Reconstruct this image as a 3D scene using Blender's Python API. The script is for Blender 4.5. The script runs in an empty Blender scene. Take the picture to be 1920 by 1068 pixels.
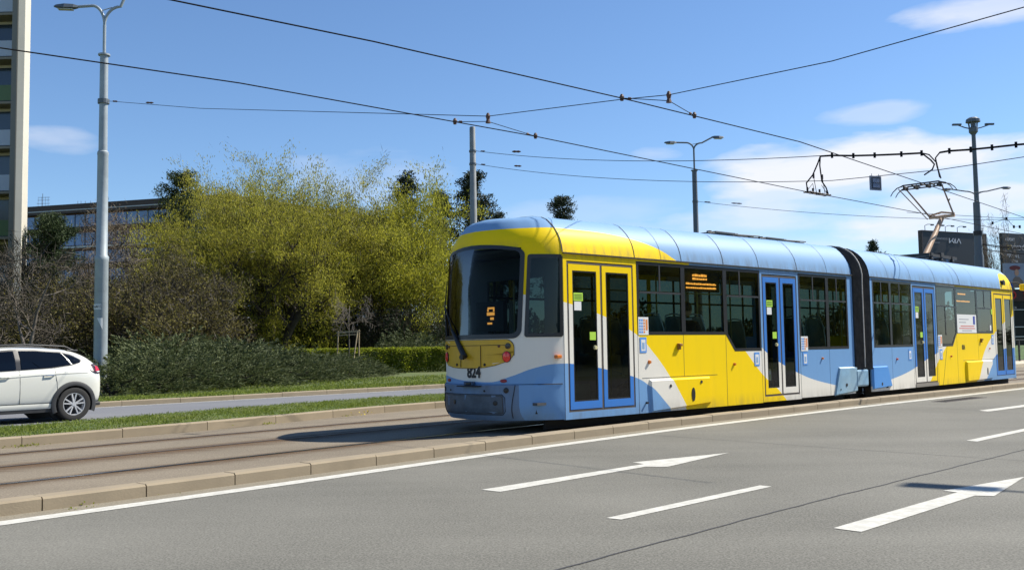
import bpy, bmesh, math, random
import numpy as np
from mathutils import Vector, Matrix
R = math.radians
C = bpy.context.scene.collection
random.seed(7); rng = np.random.default_rng(7)

# ---------------------------------------------------------------- camera, sky, sun, exposure
FOC = 1800.0; PITCH = R(3.80); ROLL = R(-0.91); HC = 1.30
_cp, _sp, _cr, _sr = math.cos(PITCH), math.sin(PITCH), math.cos(ROLL), math.sin(ROLL)
cF = np.array([0, _cp, _sp]); _u = np.array([0, -_sp, _cp]); _r = np.array([1., 0, 0])
cR = _cr*_r + _sr*_u; cU = -_sr*_r + _cr*_u
cC = np.array([0, 0, HC])
def ray(x, y): return cF + cR*(x-960)/FOC + cU*(534-y)/FOC
def atz(x, y, z=0.0):
    d = ray(x, y); return cC + d*(z-HC)/d[2]
def aty(x, y, Y):
    d = ray(x, y); return cC + d*Y/d[1]
cam_d = bpy.data.cameras.new("camera"); cam = bpy.data.objects.new("camera", cam_d); C.objects.link(cam)
cam_d.sensor_width = 36; cam_d.lens = 36*FOC/1920; cam_d.clip_end = 6000; cam_d.clip_start = 0.05
M = Matrix(((cR[0], cU[0], -cF[0], 0), (cR[1], cU[1], -cF[1], 0), (cR[2], cU[2], -cF[2], HC), (0, 0, 0, 1)))
cam.matrix_world = M
scn = bpy.context.scene; scn.camera = cam
scn.view_settings.view_transform = 'Standard'; scn.view_settings.look = 'None'
scn.view_settings.exposure = 0.68; scn.view_settings.gamma = 1
SUN_AZ = math.atan2(.933, .359); SUN_EL = R(47)
w = bpy.data.worlds.new("World"); scn.world = w; w.use_nodes = True
nt = w.node_tree; nt.nodes.clear()
def N(nt, t, **k):
    n = nt.nodes.new(t)
    for a, b in k.items(): setattr(n, a, b)
    return n
out = N(nt, 'ShaderNodeOutputWorld'); bg = N(nt, 'ShaderNodeBackground'); sky = N(nt, 'ShaderNodeTexSky')
sky.sky_type = 'NISHITA'; sky.sun_disc = False; sky.sun_elevation = SUN_EL; sky.sun_rotation = SUN_AZ
sky.air_density = 1.0; sky.dust_density = 0.15; sky.ozone_density = 3.0; sky.altitude = 200
bg.inputs['Strength'].default_value = 0.082
tc = N(nt, 'ShaderNodeTexCoord'); sep = N(nt, 'ShaderNodeSeparateXYZ')
nt.links.new(tc.outputs['Generated'], sep.inputs[0])
def mth(nt, op, a, b=None, c=None, clamp=False):
    n = N(nt, 'ShaderNodeMath', operation=op); n.use_clamp = clamp
    for i, v in enumerate((a, b, c)):
        if v is None: continue
        if isinstance(v, (int, float)): n.inputs[i].default_value = v
        else: nt.links.new(v, n.inputs[i])
    return n.outputs[0]
# clouds: soft elliptical banks placed by direction (azimuth, elevation), broken up by noise
az = mth(nt, 'ARCTAN2', sep.outputs[0], sep.outputs[1]); el = mth(nt, 'ARCSINE', sep.outputs[2])
nz = N(nt, 'ShaderNodeTexNoise'); nz.inputs['Scale'].default_value = 9; nz.inputs['Detail'].default_value = 6
mp = N(nt, 'ShaderNodeMapping'); mp.inputs['Scale'].default_value = (1, 1, 3.6)
nt.links.new(tc.outputs['Generated'], mp.inputs[0]); nt.links.new(mp.outputs[0], nz.inputs[0])
nzo = mth(nt, 'SUBTRACT', nz.outputs[0], .5)
nz2 = N(nt, 'ShaderNodeTexNoise'); nz2.inputs['Scale'].default_value = 4; nz2.inputs['Detail'].default_value = 4
mp2 = N(nt, 'ShaderNodeMapping'); mp2.inputs['Scale'].default_value = (1, 1, 7); mp2.inputs['Location'].default_value = (3, 1, 2)
nt.links.new(tc.outputs['Generated'], mp2.inputs[0]); nt.links.new(mp2.outputs[0], nz2.inputs[0])
tot = None
def pxdir(x, y):
    d = ray(x, y); d = d/np.linalg.norm(d); return math.atan2(d[0], d[1]), math.asin(d[2])
CL = [(1630, 305, 270, 50, 1.3), (1780, 400, 360, 60, 1.1), (1480, 405, 260, 40, .85), (1650, 330, 300, 60, .9), (1640, 210, 95, 22, .42), (1860, 15, 150, 30, .8), (1230, 290, 60, 16, .5), (1440, 305, 120, 14, .5),
      (105, 264, 75, 24, .45), (1300, 470, 700, 60, .45), (690, 330, 160, 60, .30), (1900, 320, 200, 60, .5), (1100,395,220,26,.25)]
for (x, y, wx, hy, st) in CL:
    a0, e0 = pxdir(x, y)
    dx = mth(nt, 'DIVIDE', mth(nt, 'SUBTRACT', az, a0), wx/FOC); dy = mth(nt, 'DIVIDE', mth(nt, 'SUBTRACT', el, e0), hy/FOC)
    r2 = mth(nt, 'ADD', mth(nt, 'MULTIPLY', dx, dx), mth(nt, 'MULTIPLY', dy, dy))
    v = mth(nt, 'SUBTRACT', 1.0, r2); v = mth(nt, 'ADD', v, mth(nt, 'MULTIPLY', nzo, 3.6))
    v = mth(nt, 'MULTIPLY', mth(nt, 'MULTIPLY', v, 1.15, clamp=True), st)
    tot = v if tot is None else mth(nt, 'MAXIMUM', tot, v)
tot = mth(nt, 'MULTIPLY', tot, mth(nt, 'ADD', mth(nt, 'MULTIPLY', nz2.outputs[0], 1.1), .2, clamp=True), clamp=True)
cmix = N(nt, 'ShaderNodeMixRGB'); cmix.inputs[2].default_value = (7.0, 7.25, 7.9, 1)
skg = N(nt, 'ShaderNodeMixRGB'); skg.blend_type = 'MULTIPLY'; skg.inputs[0].default_value = 1; skg.inputs[2].default_value = (.86, 1.0, 1.15, 1); nt.links.new(sky.outputs[0], skg.inputs[1])
nt.links.new(tot, cmix.inputs[0]); nt.links.new(skg.outputs[0], cmix.inputs[1])
nt.links.new(cmix.outputs[0], bg.inputs['Color']); nt.links.new(bg.outputs[0], out.inputs[0])
sd = bpy.data.lights.new("sun", 'SUN'); sun = bpy.data.objects.new("sun", sd); C.objects.link(sun)
sd.energy = 5.0; sd.angle = R(.55); sd.color = (1, .94, .83)
sdir = Vector((math.sin(SUN_AZ)*math.cos(SUN_EL), math.cos(SUN_AZ)*math.cos(SUN_EL), math.sin(SUN_EL)))
sun.rotation_euler = sdir.to_track_quat('Z', 'Y').to_euler(); sun.location = (20, -20, 40)

# ---------------------------------------------------------------- materials
MC = {}
def mat(name, col, rough=.6, metal=0., noise=0., nscale=8., bump=0., bscale=60., spec=.5, emis=None, coat=0., two=None, island=0.):
    if name in MC: return MC[name]
    m = bpy.data.materials.new(name); m.use_nodes = True; nt = m.node_tree
    p = nt.nodes['Principled BSDF']; p.inputs['Base Color'].default_value = (*col, 1); p.inputs['Roughness'].default_value = rough
    p.inputs['Metallic'].default_value = metal; p.inputs['Specular IOR Level'].default_value = spec; p.inputs['Coat Weight'].default_value = coat
    src = None
    tcn = N(nt, 'ShaderNodeTexCoord')
    if noise:
        n = N(nt, 'ShaderNodeTexNoise'); n.inputs['Scale'].default_value = nscale; n.inputs['Detail'].default_value = 7; n.inputs['Roughness'].default_value = .65
        nt.links.new(tcn.outputs['Object'], n.inputs[0])
        r = N(nt, 'ShaderNodeMapRange'); r.inputs[1].default_value = .3; r.inputs[2].default_value = .7
        r.inputs[3].default_value = 1-noise; r.inputs[4].default_value = 1+noise; nt.links.new(n.outputs[0], r.inputs[0])
        mx = N(nt, 'ShaderNodeVectorMath', operation='SCALE'); mx.inputs[0].default_value = col; nt.links.new(r.outputs[0], mx.inputs['Scale'])
        src = mx.outputs[0]
    if two is not None:   # second colour in large patches
        n = N(nt, 'ShaderNodeTexNoise'); n.inputs['Scale'].default_value = nscale*.22; n.inputs['Detail'].default_value = 4
        nt.links.new(tcn.outputs['Object'], n.inputs[0])
        r = N(nt, 'ShaderNodeMapRange'); r.inputs[1].default_value = .42; r.inputs[2].default_value = .6; nt.links.new(n.outputs[0], r.inputs[0])
        mx = N(nt, 'ShaderNodeMixRGB'); nt.links.new(r.outputs[0], mx.inputs[0]); mx.inputs[2].default_value = (*two, 1)
        if src: nt.links.new(src, mx.inputs[1])
        else: mx.inputs[1].default_value = (*col, 1)
        src = mx.outputs[0]
    if island:
        g = N(nt, 'ShaderNodeNewGeometry'); r = N(nt, 'ShaderNodeMapRange'); r.inputs[3].default_value = 1-island; r.inputs[4].default_value = 1+island
        nt.links.new(g.outputs['Random Per Island'], r.inputs[0])
        mx = N(nt, 'ShaderNodeVectorMath', operation='SCALE')
        if src: nt.links.new(src, mx.inputs[0])
        else: mx.inputs[0].default_value = col
        nt.links.new(r.outputs[0], mx.inputs['Scale']); src = mx.outputs[0]
    if src: nt.links.new(src, p.inputs['Base Color'])
    if bump:
        n = N(nt, 'ShaderNodeTexNoise'); n.inputs['Scale'].default_value = bscale; n.inputs['Detail'].default_value = 4
        nt.links.new(tcn.outputs['Object'], n.inputs[0])
        b = N(nt, 'ShaderNodeBump'); b.inputs['Strength'].default_value = bump; b.inputs['Distance'].default_value = .02
        nt.links.new(n.outputs[0], b.inputs['Height']); nt.links.new(b.outputs[0], p.inputs['Normal'])
    if emis: p.inputs['Emission Color'].default_value = (*emis[0], 1); p.inputs['Emission Strength'].default_value = emis[1]
    MC[name] = m; return m
def leafmat(name, col, var=.35, trans=.35, two=None):
    m = bpy.data.materials.new(name); m.use_nodes = True; nt = m.node_tree
    p = nt.nodes['Principled BSDF']; p.inputs['Roughness'].default_value = .65; p.inputs['Specular IOR Level'].default_value = .25
    g = N(nt, 'ShaderNodeNewGeometry')
    mx = N(nt, 'ShaderNodeMixRGB'); c2 = two or tuple(c*.6 for c in col)
    mx.inputs[1].default_value = (*c2, 1); mx.inputs[2].default_value = (*col, 1); nt.links.new(g.outputs['Random Per Island'], mx.inputs[0])
    nt.links.new(mx.outputs[0], p.inputs['Base Color'])
    t = N(nt, 'ShaderNodeBsdfTranslucent'); nt.links.new(mx.outputs[0], t.inputs[0])
    ms = N(nt, 'ShaderNodeMixShader'); ms.inputs[0].default_value = trans
    nt.links.new(p.outputs[0], ms.inputs[1]); nt.links.new(t.outputs[0], ms.inputs[2]); nt.links.new(ms.outputs[0], nt.nodes['Material Output'].inputs[0])
    return m
def glassmat(name, tint, refl=1.0, ior=1.45, rough=.02):
    m = bpy.data.materials.new(name); m.use_nodes = True; nt = m.node_tree; nt.nodes.clear()
    o = N(nt, 'ShaderNodeOutputMaterial'); t = N(nt, 'ShaderNodeBsdfTransparent'); t.inputs[0].default_value = (*tint, 1)
    g = N(nt, 'ShaderNodeBsdfGlossy'); g.inputs['Roughness'].default_value = rough; g.inputs[0].default_value = (refl, refl, refl, 1)
    f = N(nt, 'ShaderNodeFresnel'); f.inputs[0].default_value = ior
    ms = N(nt, 'ShaderNodeMixShader'); nt.links.new(f.outputs[0], ms.inputs[0]); nt.links.new(t.outputs[0], ms.inputs[1]); nt.links.new(g.outputs[0], ms.inputs[2])
    nt.links.new(ms.outputs[0], o.inputs[0]); return m

YEL = (.93, .64, .002); WHI = (.78, .745, .66); BLU = (.17, .34, .60); DBL = (.05, .20, .58); RBL = (.20, .35, .56)

def curve_node(nt, src, pts, u0, u1, z0, z1):
    """value of a piecewise curve z(u) drawn through pts"""
    r = N(nt, 'ShaderNodeMapRange'); r.inputs[1].default_value = u0; r.inputs[2].default_value = u1; nt.links.new(src, r.inputs[0])
    f = N(nt, 'ShaderNodeFloatCurve'); c = f.mapping.curves[0]
    P = [((u-u0)/(u1-u0), (z-z0)/(z1-z0)) for u, z in pts]
    c.points[0].location = P[0]; c.points[1].location = P[-1]
    for q in P[1:-1]: c.points.new(*q)
    for q in c.points: q.handle_type = 'AUTO_CLAMPED'
    f.mapping.update(); nt.links.new(r.outputs[0], f.inputs['Value'])
    return mth(nt, 'ADD', mth(nt, 'MULTIPLY', f.outputs[0], z1-z0), z0)
def livery(name, section, blue=BLU, dirt=True):
    """painted bodywork: the coloured swooshes are drawn as curves in the tram's own coordinates"""
    m = bpy.data.materials.new(name); m.use_nodes = True; nt = m.node_tree; p = nt.nodes['Principled BSDF']
    p.inputs['Roughness'].default_value = .5; p.inputs['Specular IOR Level'].default_value = .14; p.inputs['Coat Weight'].default_value = .05; p.inputs['Coat Roughness'].default_value = .15
    t = N(nt, 'ShaderNodeTexCoord'); s = N(nt, 'ShaderNodeSeparateXYZ'); nt.links.new(t.outputs['Object'], s.inputs[0])
    X, Y, Z = s.outputs
    Yp = mth(nt, 'MAXIMUM', mth(nt, 'SUBTRACT', Y, .06), 0.)
    col = None
    def layer(mask, c):
        nonlocal col
        mx = N(nt, 'ShaderNodeMixRGB'); nt.links.new(mask, mx.inputs[0]); mx.inputs[2].default_value = (*c, 1)
        if col is None: mx.inputs[1].default_value = (*WHI, 1)
        else: nt.links.new(col, mx.inputs[1])
        col = mx.outputs[0]
    gt = lambda a, b: mth(nt, 'GREATER_THAN', a, b)
    lt = lambda a, b: mth(nt, 'LESS_THAN', a, b)
    mul = lambda a, b: mth(nt, 'MULTIPLY', a, b)
    low = lt(Z, 2.86)
    if section == 'A':
        U = mth(nt, 'SUBTRACT', X, Yp); u0, u1 = -3.6, 9.2
        c4 = curve_node(nt, U, [(5.0, 1.6), (5.5, 1.19), (6.12, .91), (6.69, .72), (7.13, .60), (7.96, .45), (8.6, .36), (9.2, .30)], u0, u1, -1, 5)
        layer(mul(gt(Z, c4), gt(U, 5.05)), blue)
        c3 = curve_node(nt, U, [(4.0, 2.0), (4.5, 1.5), (4.89, 1.16), (5.44, .71), (5.92, .43), (6.25, .17), (6.6, -.2)], u0, u1, -1, 5)
        layer(mul(lt(Z, c3), mul(gt(U, 2.0), lt(U, 6.6))), YEL)
        layer(mul(gt(Z, 1.55), mul(gt(U, 2.0), lt(U, 2.85))), YEL); layer(mul(gt(Z, 2.7), gt(U, 2.85)), RBL)
        c1 = curve_node(nt, U, [(-3.6, 2.25), (-1.9, 2.24), (-1.02, 2.16), (-.01, 2.02), (.8, 1.84), (1.28, 1.69), (1.81, 1.46), (2.15, 1.2), (2.49, .88), (2.8, .5), (3.01, .21), (3.2, -.2)], u0, u1, -1, 5)
        layer(mul(gt(Z, c1), lt(U, 3.2)), YEL); layer(mul(lt(Z, c1), lt(U, 3.2)), WHI)
        c2 = curve_node(nt, U, [(-3.6, 1.0), (-2.9, .92), (-2.3, .82), (-1.6, .79), (-1.1, .88), (-.6, 1.0), (-.05, 1.06), (.2, 1.05), (.87, .96), (1.25, .88), (1.72, .78), (2.06, .62), (2.37, .38), (2.64, .14), (2.9, -.2)], u0, u1, -1, 5)
        layer(mul(lt(Z, c2), lt(U, 2.9)), blue)
        cr = curve_node(nt, U, [(-3.6, 3.19), (-1.0, 3.19), (.04, 3.20), (.97, 3.19), (1.75, 3.12), (2.35, 3.0), (2.85, 2.80), (3.1, 2.7), (9.2, 2.6)], u0, u1, -1, 5)
        hi = gt(Z, 2.785); layer(mul(hi, gt(Z, cr)), RBL); layer(mul(hi, lt(Z, cr)), YEL)
    else:
        U = mth(nt, 'ADD', X, Yp); u0, u1 = 0., 13.2
        layer(lt(U, 4.15), blue)
        b4 = curve_node(nt, U, [(0., .33), (.6, .36), (1.27, .46), (2.1, .58), (2.69, .70), (3.39, .88), (4.15, 1.05), (4.6, 1.2)], u0, u1, -1, 5)
        layer(mul(lt(Z, b4), lt(U, 4.15)), WHI)
        b5 = curve_node(nt, U, [(3.0, -.3), (3.4, .2), (3.71, .47), (4.07, .79), (4.68, 1.19), (5.1, 1.5), (5.5, 2.0)], u0, u1, -1, 5)
        layer(mul(lt(Z, b5), gt(U, 3.0)), YEL); layer(gt(U, 5.4), YEL)
        b6 = curve_node(nt, U, [(6.3, -.3), (6.78, .28), (7.17, .78), (7.64, 1.19), (8.23, 1.5), (9.2, 1.85), (11, 2.2), (13.2, 2.3)], u0, u1, -1, 5)
        layer(mul(lt(Z, b6), gt(U, 6.4)), WHI)
        b7 = curve_node(nt, U, [(6.9, -.1), (7.45, .35), (8.43, .94), (9.5, 1.1), (13.2, 1.0)], u0, u1, -1, 5)
        layer(mul(lt(Z, b7), gt(U, 7.0)), blue)
        hi = gt(Z, 2.785); layer(hi, RBL)
        dm = mth(nt, 'MULTIPLY', mth(nt, 'SUBTRACT', X, 9.65), 1.0); dm2 = mul(dm, dm)
        zz = mth(nt, 'SUBTRACT', Z, 2.75); dm3 = mth(nt, 'ADD', dm2, mul(mul(zz, zz), 1.7))
        layer(mul(hi, lt(dm3, .50)), YEL)
    # grime: streaky at the roof edge and along the skirt
    n = N(nt, 'ShaderNodeTexNoise'); n.inputs['Scale'].default_value = 2.2; n.inputs['Detail'].default_value = 8; n.inputs['Roughness'].default_value = .7
    mpp = N(nt, 'ShaderNodeMapping'); mpp.inputs['Scale'].default_value = (2.2, 1, .5); nt.links.new(t.outputs['Object'], mpp.inputs[0]); nt.links.new(mpp.outputs[0], n.inputs[0])
    def band(z, wdt):
        d = mth(nt, 'ABSOLUTE', mth(nt, 'SUBTRACT', Z, z)); return mth(nt, 'SUBTRACT', 1., mth(nt, 'DIVIDE', d, wdt), clamp=True)
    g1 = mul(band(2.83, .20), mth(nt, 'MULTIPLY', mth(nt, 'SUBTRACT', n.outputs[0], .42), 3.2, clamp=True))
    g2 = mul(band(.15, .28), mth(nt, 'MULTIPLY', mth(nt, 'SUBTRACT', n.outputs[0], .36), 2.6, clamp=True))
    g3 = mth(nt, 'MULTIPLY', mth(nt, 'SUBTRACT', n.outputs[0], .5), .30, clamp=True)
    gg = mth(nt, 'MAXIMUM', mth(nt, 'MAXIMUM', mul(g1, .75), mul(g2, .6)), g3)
    if section == 'A': gg = mth(nt, 'MAXIMUM', gg, mul(mul(lt(Z, .745), gt(Y, .34)), mth(nt, 'ADD', mth(nt, 'MULTIPLY', n.outputs[0], .9), .1, clamp=True)))  # rear bumper area darkened for dirt and for its shade together
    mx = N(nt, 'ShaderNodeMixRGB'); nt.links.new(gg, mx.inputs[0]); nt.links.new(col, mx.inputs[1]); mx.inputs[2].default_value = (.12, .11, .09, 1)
    # the inside face of the shell is grey lining
    ge = N(nt, 'ShaderNodeNewGeometry'); mb = N(nt, 'ShaderNodeMixRGB'); nt.links.new(ge.outputs['Backfacing'], mb.inputs[0]); nt.links.new(mx.outputs[0], mb.inputs[1]); mb.inputs[2].default_value = (.07, .075, .08, 1)
    nt.links.new(mb.outputs[0], p.inputs['Base Color'])
    rr = N(nt, 'ShaderNodeMapRange'); rr.inputs[3].default_value = .50; rr.inputs[4].default_value = .7; nt.links.new(gg, rr.inputs[0]); nt.links.new(rr.outputs[0], p.inputs['Roughness'])
    return m

# ---------------------------------------------------------------- mesh helpers
class MB:
    def __init__(s): s.v = []; s.f = []; s.m = []
    def add(s, vs, fs, mi=0):
        b = len(s.v); s.v += [tuple(map(float, v)) for v in vs]; s.f += [tuple(b+i for i in f) for f in fs]; s.m += [mi]*len(fs)
    def box(s, x0, x1, y0, y1, z0, z1, mi=0, T=None):
        v = [(x, y, z) for x in (x0, x1) for y in (y0, y1) for z in (z0, z1)]
        if T is not None: v = [tuple(T @ Vector(q)) for q in v]
        s.add(v, [(0, 1, 3, 2), (4, 6, 7, 5), (0, 4, 5, 1), (2, 3, 7, 6), (0, 2, 6, 4), (1, 5, 7, 3)], mi)
    def beam(s, a, b, wd, ht, mi=0):
        a = Vector(a); b = Vector(b); d = (b-a); L = d.length; q = d.to_track_quat('X', 'Z').to_matrix().to_4x4(); q.translation = a
        s.box(0, L, -wd/2, wd/2, -ht/2, ht/2, mi, q)
    def tube(s, pts, r, n=8, mi=0, caps=True):
        pts = [Vector(p) for p in pts]; k = len(pts); rs = r if hasattr(r, '__len__') else [r]*k
        base = len(s.v); up = Vector((0, 0, 1)); prev = None
        for i, p in enumerate(pts):
            d = (pts[min(i+1, k-1)]-pts[max(i-1, 0)]).normalized()
            a = prev if prev is not None else (Vector((1, 0, 0)) if abs(d.z) > .9 else up.cross(d))
            a = (a - d*a.dot(d)).normalized(); b = d.cross(a); prev = a
            for j in range(n):
                t = 2*math.pi*j/n; s.v.append(tuple(p+(a*math.cos(t)+b*math.sin(t))*rs[i]))
        for i in range(k-1):
            for j in range(n):
                j2 = (j+1) % n; s.f.append((base+i*n+j, base+i*n+j2, base+(i+1)*n+j2, base+(i+1)*n+j)); s.m.append(mi)
        if caps:
            s.f.append(tuple(base+j for j in range(n))[::-1]); s.m.append(mi)
            s.f.append(tuple(base+(k-1)*n+j for j in range(n))); s.m.append(mi)
    def prism(s, poly, y0, y1, mi=0):      # poly of (x,z), extruded along y
        n = len(poly); v = [(x, y0, z) for x, z in poly]+[(x, y1, z) for x, z in poly]
        s.add(v, [tuple(range(n)), tuple(range(2*n-1, n-1, -1))]+[(i, i+n, (i+1) % n+n, (i+1) % n) for i in range(n)], mi)
    def zprism(s, poly, z0, z1, mi=0):
        n = len(poly); v = [(x, y, z0) for x, y in poly]+[(x, y, z1) for x, y in poly]
        s.add(v, [tuple(range(n))[::-1], tuple(range(n, 2*n))]+[(i, (i+1) % n, (i+1) % n+n, i+n) for i in range(n)], mi)
    def grid(s, P, mi=0, skip=None):       # P[i][j] of points
        b = len(s.v); ni = len(P); nj = len(P[0])
        for row in P: s.v += [tuple(map(float, q)) for q in row]
        for i in range(ni-1):
            for j in range(nj-1):
                if skip and skip(i, j): continue
                s.f.append((b+i*nj+j, b+(i+1)*nj+j, b+(i+1)*nj+j+1, b+i*nj+j+1)); s.m.append(mi)
    def disc(s, c, axis, r, h, n=20, mi=0):
        c = Vector(c); a = Vector(axis).normalized(); s.tube([c, c+a*h], r, n, mi)
    def build(s, name, mats, parent=None, smooth=False, bevel=0, normals=False):
        me = bpy.data.meshes.new(name); me.from_pydata(s.v, [], s.f)
        if not isinstance(mats, (list, tuple)): mats = [mats]
        for m_ in mats: me.materials.append(m_)
        if len(mats) > 1: me.polygons.foreach_set('material_index', s.m)
        if normals:
            bm = bmesh.new(); bm.from_mesh(me); bmesh.ops.remove_doubles(bm, verts=bm.verts, dist=1e-5); bmesh.ops.recalc_face_normals(bm, faces=bm.faces); bm.to_mesh(me); bm.free()
        if smooth:
            me.polygons.foreach_set('use_smooth', [True]*len(me.polygons))
            if smooth != 'all': me.set_sharp_from_angle(angle=R(35))
        me.update(); o = bpy.data.objects.new(name, me); C.objects.link(o)
        if parent: o.parent = parent
        if bevel:
            b = o.modifiers.new('bevel', 'BEVEL'); b.width = bevel; b.segments = 2; b.limit_method = 'ANGLE'
        return o
def tag(o, label=None, cat=None, group=None, kind=None):
    if label: o['label'] = label
    if cat: o['category'] = cat
    if group: o['group'] = group
    if kind: o['kind'] = kind
    return o
def thing(name, label, cat, loc=(0, 0, 0), rz=0., group=None):
    o = bpy.data.objects.new(name, None); C.objects.link(o); o.location = loc; o.rotation_euler = (0, 0, rz); o.empty_display_size = .2
    return tag(o, label, cat, group)
def copy_tree(o, parent=None):
    c = o.copy(); C.objects.link(c); c.parent = parent
    for ch in [q for q in bpy.data.objects if q.parent == o]: copy_tree(ch, c)
    return c
def quads(name, P, m, parent=None):
    """P: (n,4,3) array of separate quads"""
    n = len(P); me = bpy.data.meshes.new(name); me.vertices.add(n*4); me.vertices.foreach_set('co', P.reshape(-1).astype(np.float32))
    me.loops.add(n*4); me.loops.foreach_set('vertex_index', np.arange(n*4, dtype=np.int32)); me.polygons.add(n)
    me.polygons.foreach_set('loop_start', np.arange(0, n*4, 4, dtype=np.int32)); me.polygons.foreach_set('loop_total', np.full(n, 4, dtype=np.int32))
    me.materials.append(m); me.update(calc_edges=True); o = bpy.data.objects.new(name, me); C.objects.link(o)
    if parent: o.parent = parent
    return o
def leaf_quads(cen, dirs, L, W):
    """kite-shaped leaves from centre points, axis directions, length and width arrays"""
    n = len(cen); d = dirs/np.linalg.norm(dirs, axis=1, keepdims=True)
    r = rng.normal(size=(n, 3)); s = np.cross(d, r); s /= np.linalg.norm(s, axis=1, keepdims=True)+1e-9
    L = np.asarray(L).reshape(-1, 1)*np.ones((n, 1)); W = np.asarray(W).reshape(-1, 1)*np.ones((n, 1))
    return np.stack([cen-d*L*.5, cen+s*W*.5, cen+d*L*.5, cen-s*W*.5], axis=1)
def text(name, s, size, m, parent, loc, rot, sx=1.0, depth=.002, bold=0., align='CENTER'):
    cu = bpy.data.curves.new(name, 'FONT'); cu.body = s; cu.size = size; cu.align_x = align; cu.align_y = 'CENTER'; cu.extrude = depth; cu.offset = bold
    cu.materials.append(m); tmp = bpy.data.objects.new(name, cu); C.objects.link(tmp)
    dg = bpy.context.evaluated_depsgraph_get(); me = bpy.data.meshes.new_from_object(tmp.evaluated_get(dg)); bpy.data.objects.remove(tmp)
    o = bpy.data.objects.new(name, me); C.objects.link(o); o.parent = parent; o.location = loc; o.rotation_euler = rot; o.scale = (sx, 1, 1)
    return o

# ---------------------------------------------------------------- ground lines (all real positions in metres, camera over the origin)
def extend(P, back, fwd, a_b=None, a_f=None):
    P = [np.array(p[:2], float) for p in P]
    d0 = P[1]-P[0] if a_b is None else np.array([math.sin(R(a_b)), math.cos(R(a_b))]); d0 = d0/np.linalg.norm(d0)
    d1 = P[-1]-P[-2] if a_f is None else np.array([math.sin(R(a_f)), math.cos(R(a_f))]); d1 = d1/np.linalg.norm(d1)
    return [P[0]-d0*back]+P+[P[-1]+d1*fwd]
def smoothline(P, step=1.0):
    P = [np.array(p) for p in P]; out = []
    for i in range(len(P)-1):
        p0 = P[max(i-1, 0)]; p1 = P[i]; p2 = P[i+1]; p3 = P[min(i+2, len(P)-1)]
        n = max(1, int(np.linalg.norm(p2-p1)/step))
        for k in range(n):
            t = k/n; m1 = (p2-p0)/2*min(1, np.linalg.norm(p2-p1)/max(np.linalg.norm(p2-p0)/2, 1e-6)); m2 = (p3-p1)/2*min(1, np.linalg.norm(p2-p1)/max(np.linalg.norm(p3-p1)/2, 1e-6))
            h = (2*t**3-3*t**2+1)*p1+(t**3-2*t**2+t)*m1+(-2*t**3+3*t**2)*p2+(t**3-t**2)*m2
            out.append(h)
    out.append(P[-1]); return out
def offset(L, d):   # positive = away from the camera (left of travel)
    out = []
    for i, p in enumerate(L):
        t = L[min(i+1, len(L)-1)]-L[max(i-1, 0)]; t = t/np.linalg.norm(t); out.append(p+np.array([-t[1], t[0]])*d)
    return out
def resample(L, n):
    L = [np.array(p[:2]) for p in L]; s = [0]
    for a, b in zip(L, L[1:]): s.append(s[-1]+np.linalg.norm(b-a))
    q = np.linspace(0, s[-1], n); return [np.array([np.interp(t, s, [p[k] for p in L]) for k in (0, 1)]) for t in q]
def arclen(L):
    s = [0]
    for a, b in zip(L, L[1:]): s.append(s[-1]+np.linalg.norm(b-a))
    return s
KERB = smoothline(extend([(-4.26, 8.03), (-2.64, 9.90), (-.95, 11.92), (.73, 13.84), (3.03, 16.32), (7.2, 20.48), (9.9, 23.07), (14.57, 27.55)], 9, 90, 40.5, 46.5), .5)
FK = smoothline(extend([(-7.34, 13.82), (-5.16, 16.58), (-1.61, 21.78)], 9, 100, 38, 45), .5)          # kerb between tracks and grass strip
SF = smoothline(extend([(-8.69, 16.34), (-7.44, 18.63), (-5.38, 21.98), (-2.2, 25.9)], 10, 100, 33, 45), .5)   # far edge of the grass strip
FR = smoothline(extend([(-10.33, 24.48), (-8.29, 26.64), (-5.68, 29.49), (-2.43, 33.02)], 22, 100, 42.5, 45), .5)   # far kerb
def ribbon(mb, A, B, z, n=160, zb=None):
    A = resample(A, n); B = resample(B, n); zb = z if zb is None else zb
    mb.grid([[(a[0], a[1], z), (b[0], b[1], zb)][::-1] for a, b in zip(A, B)])
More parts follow.
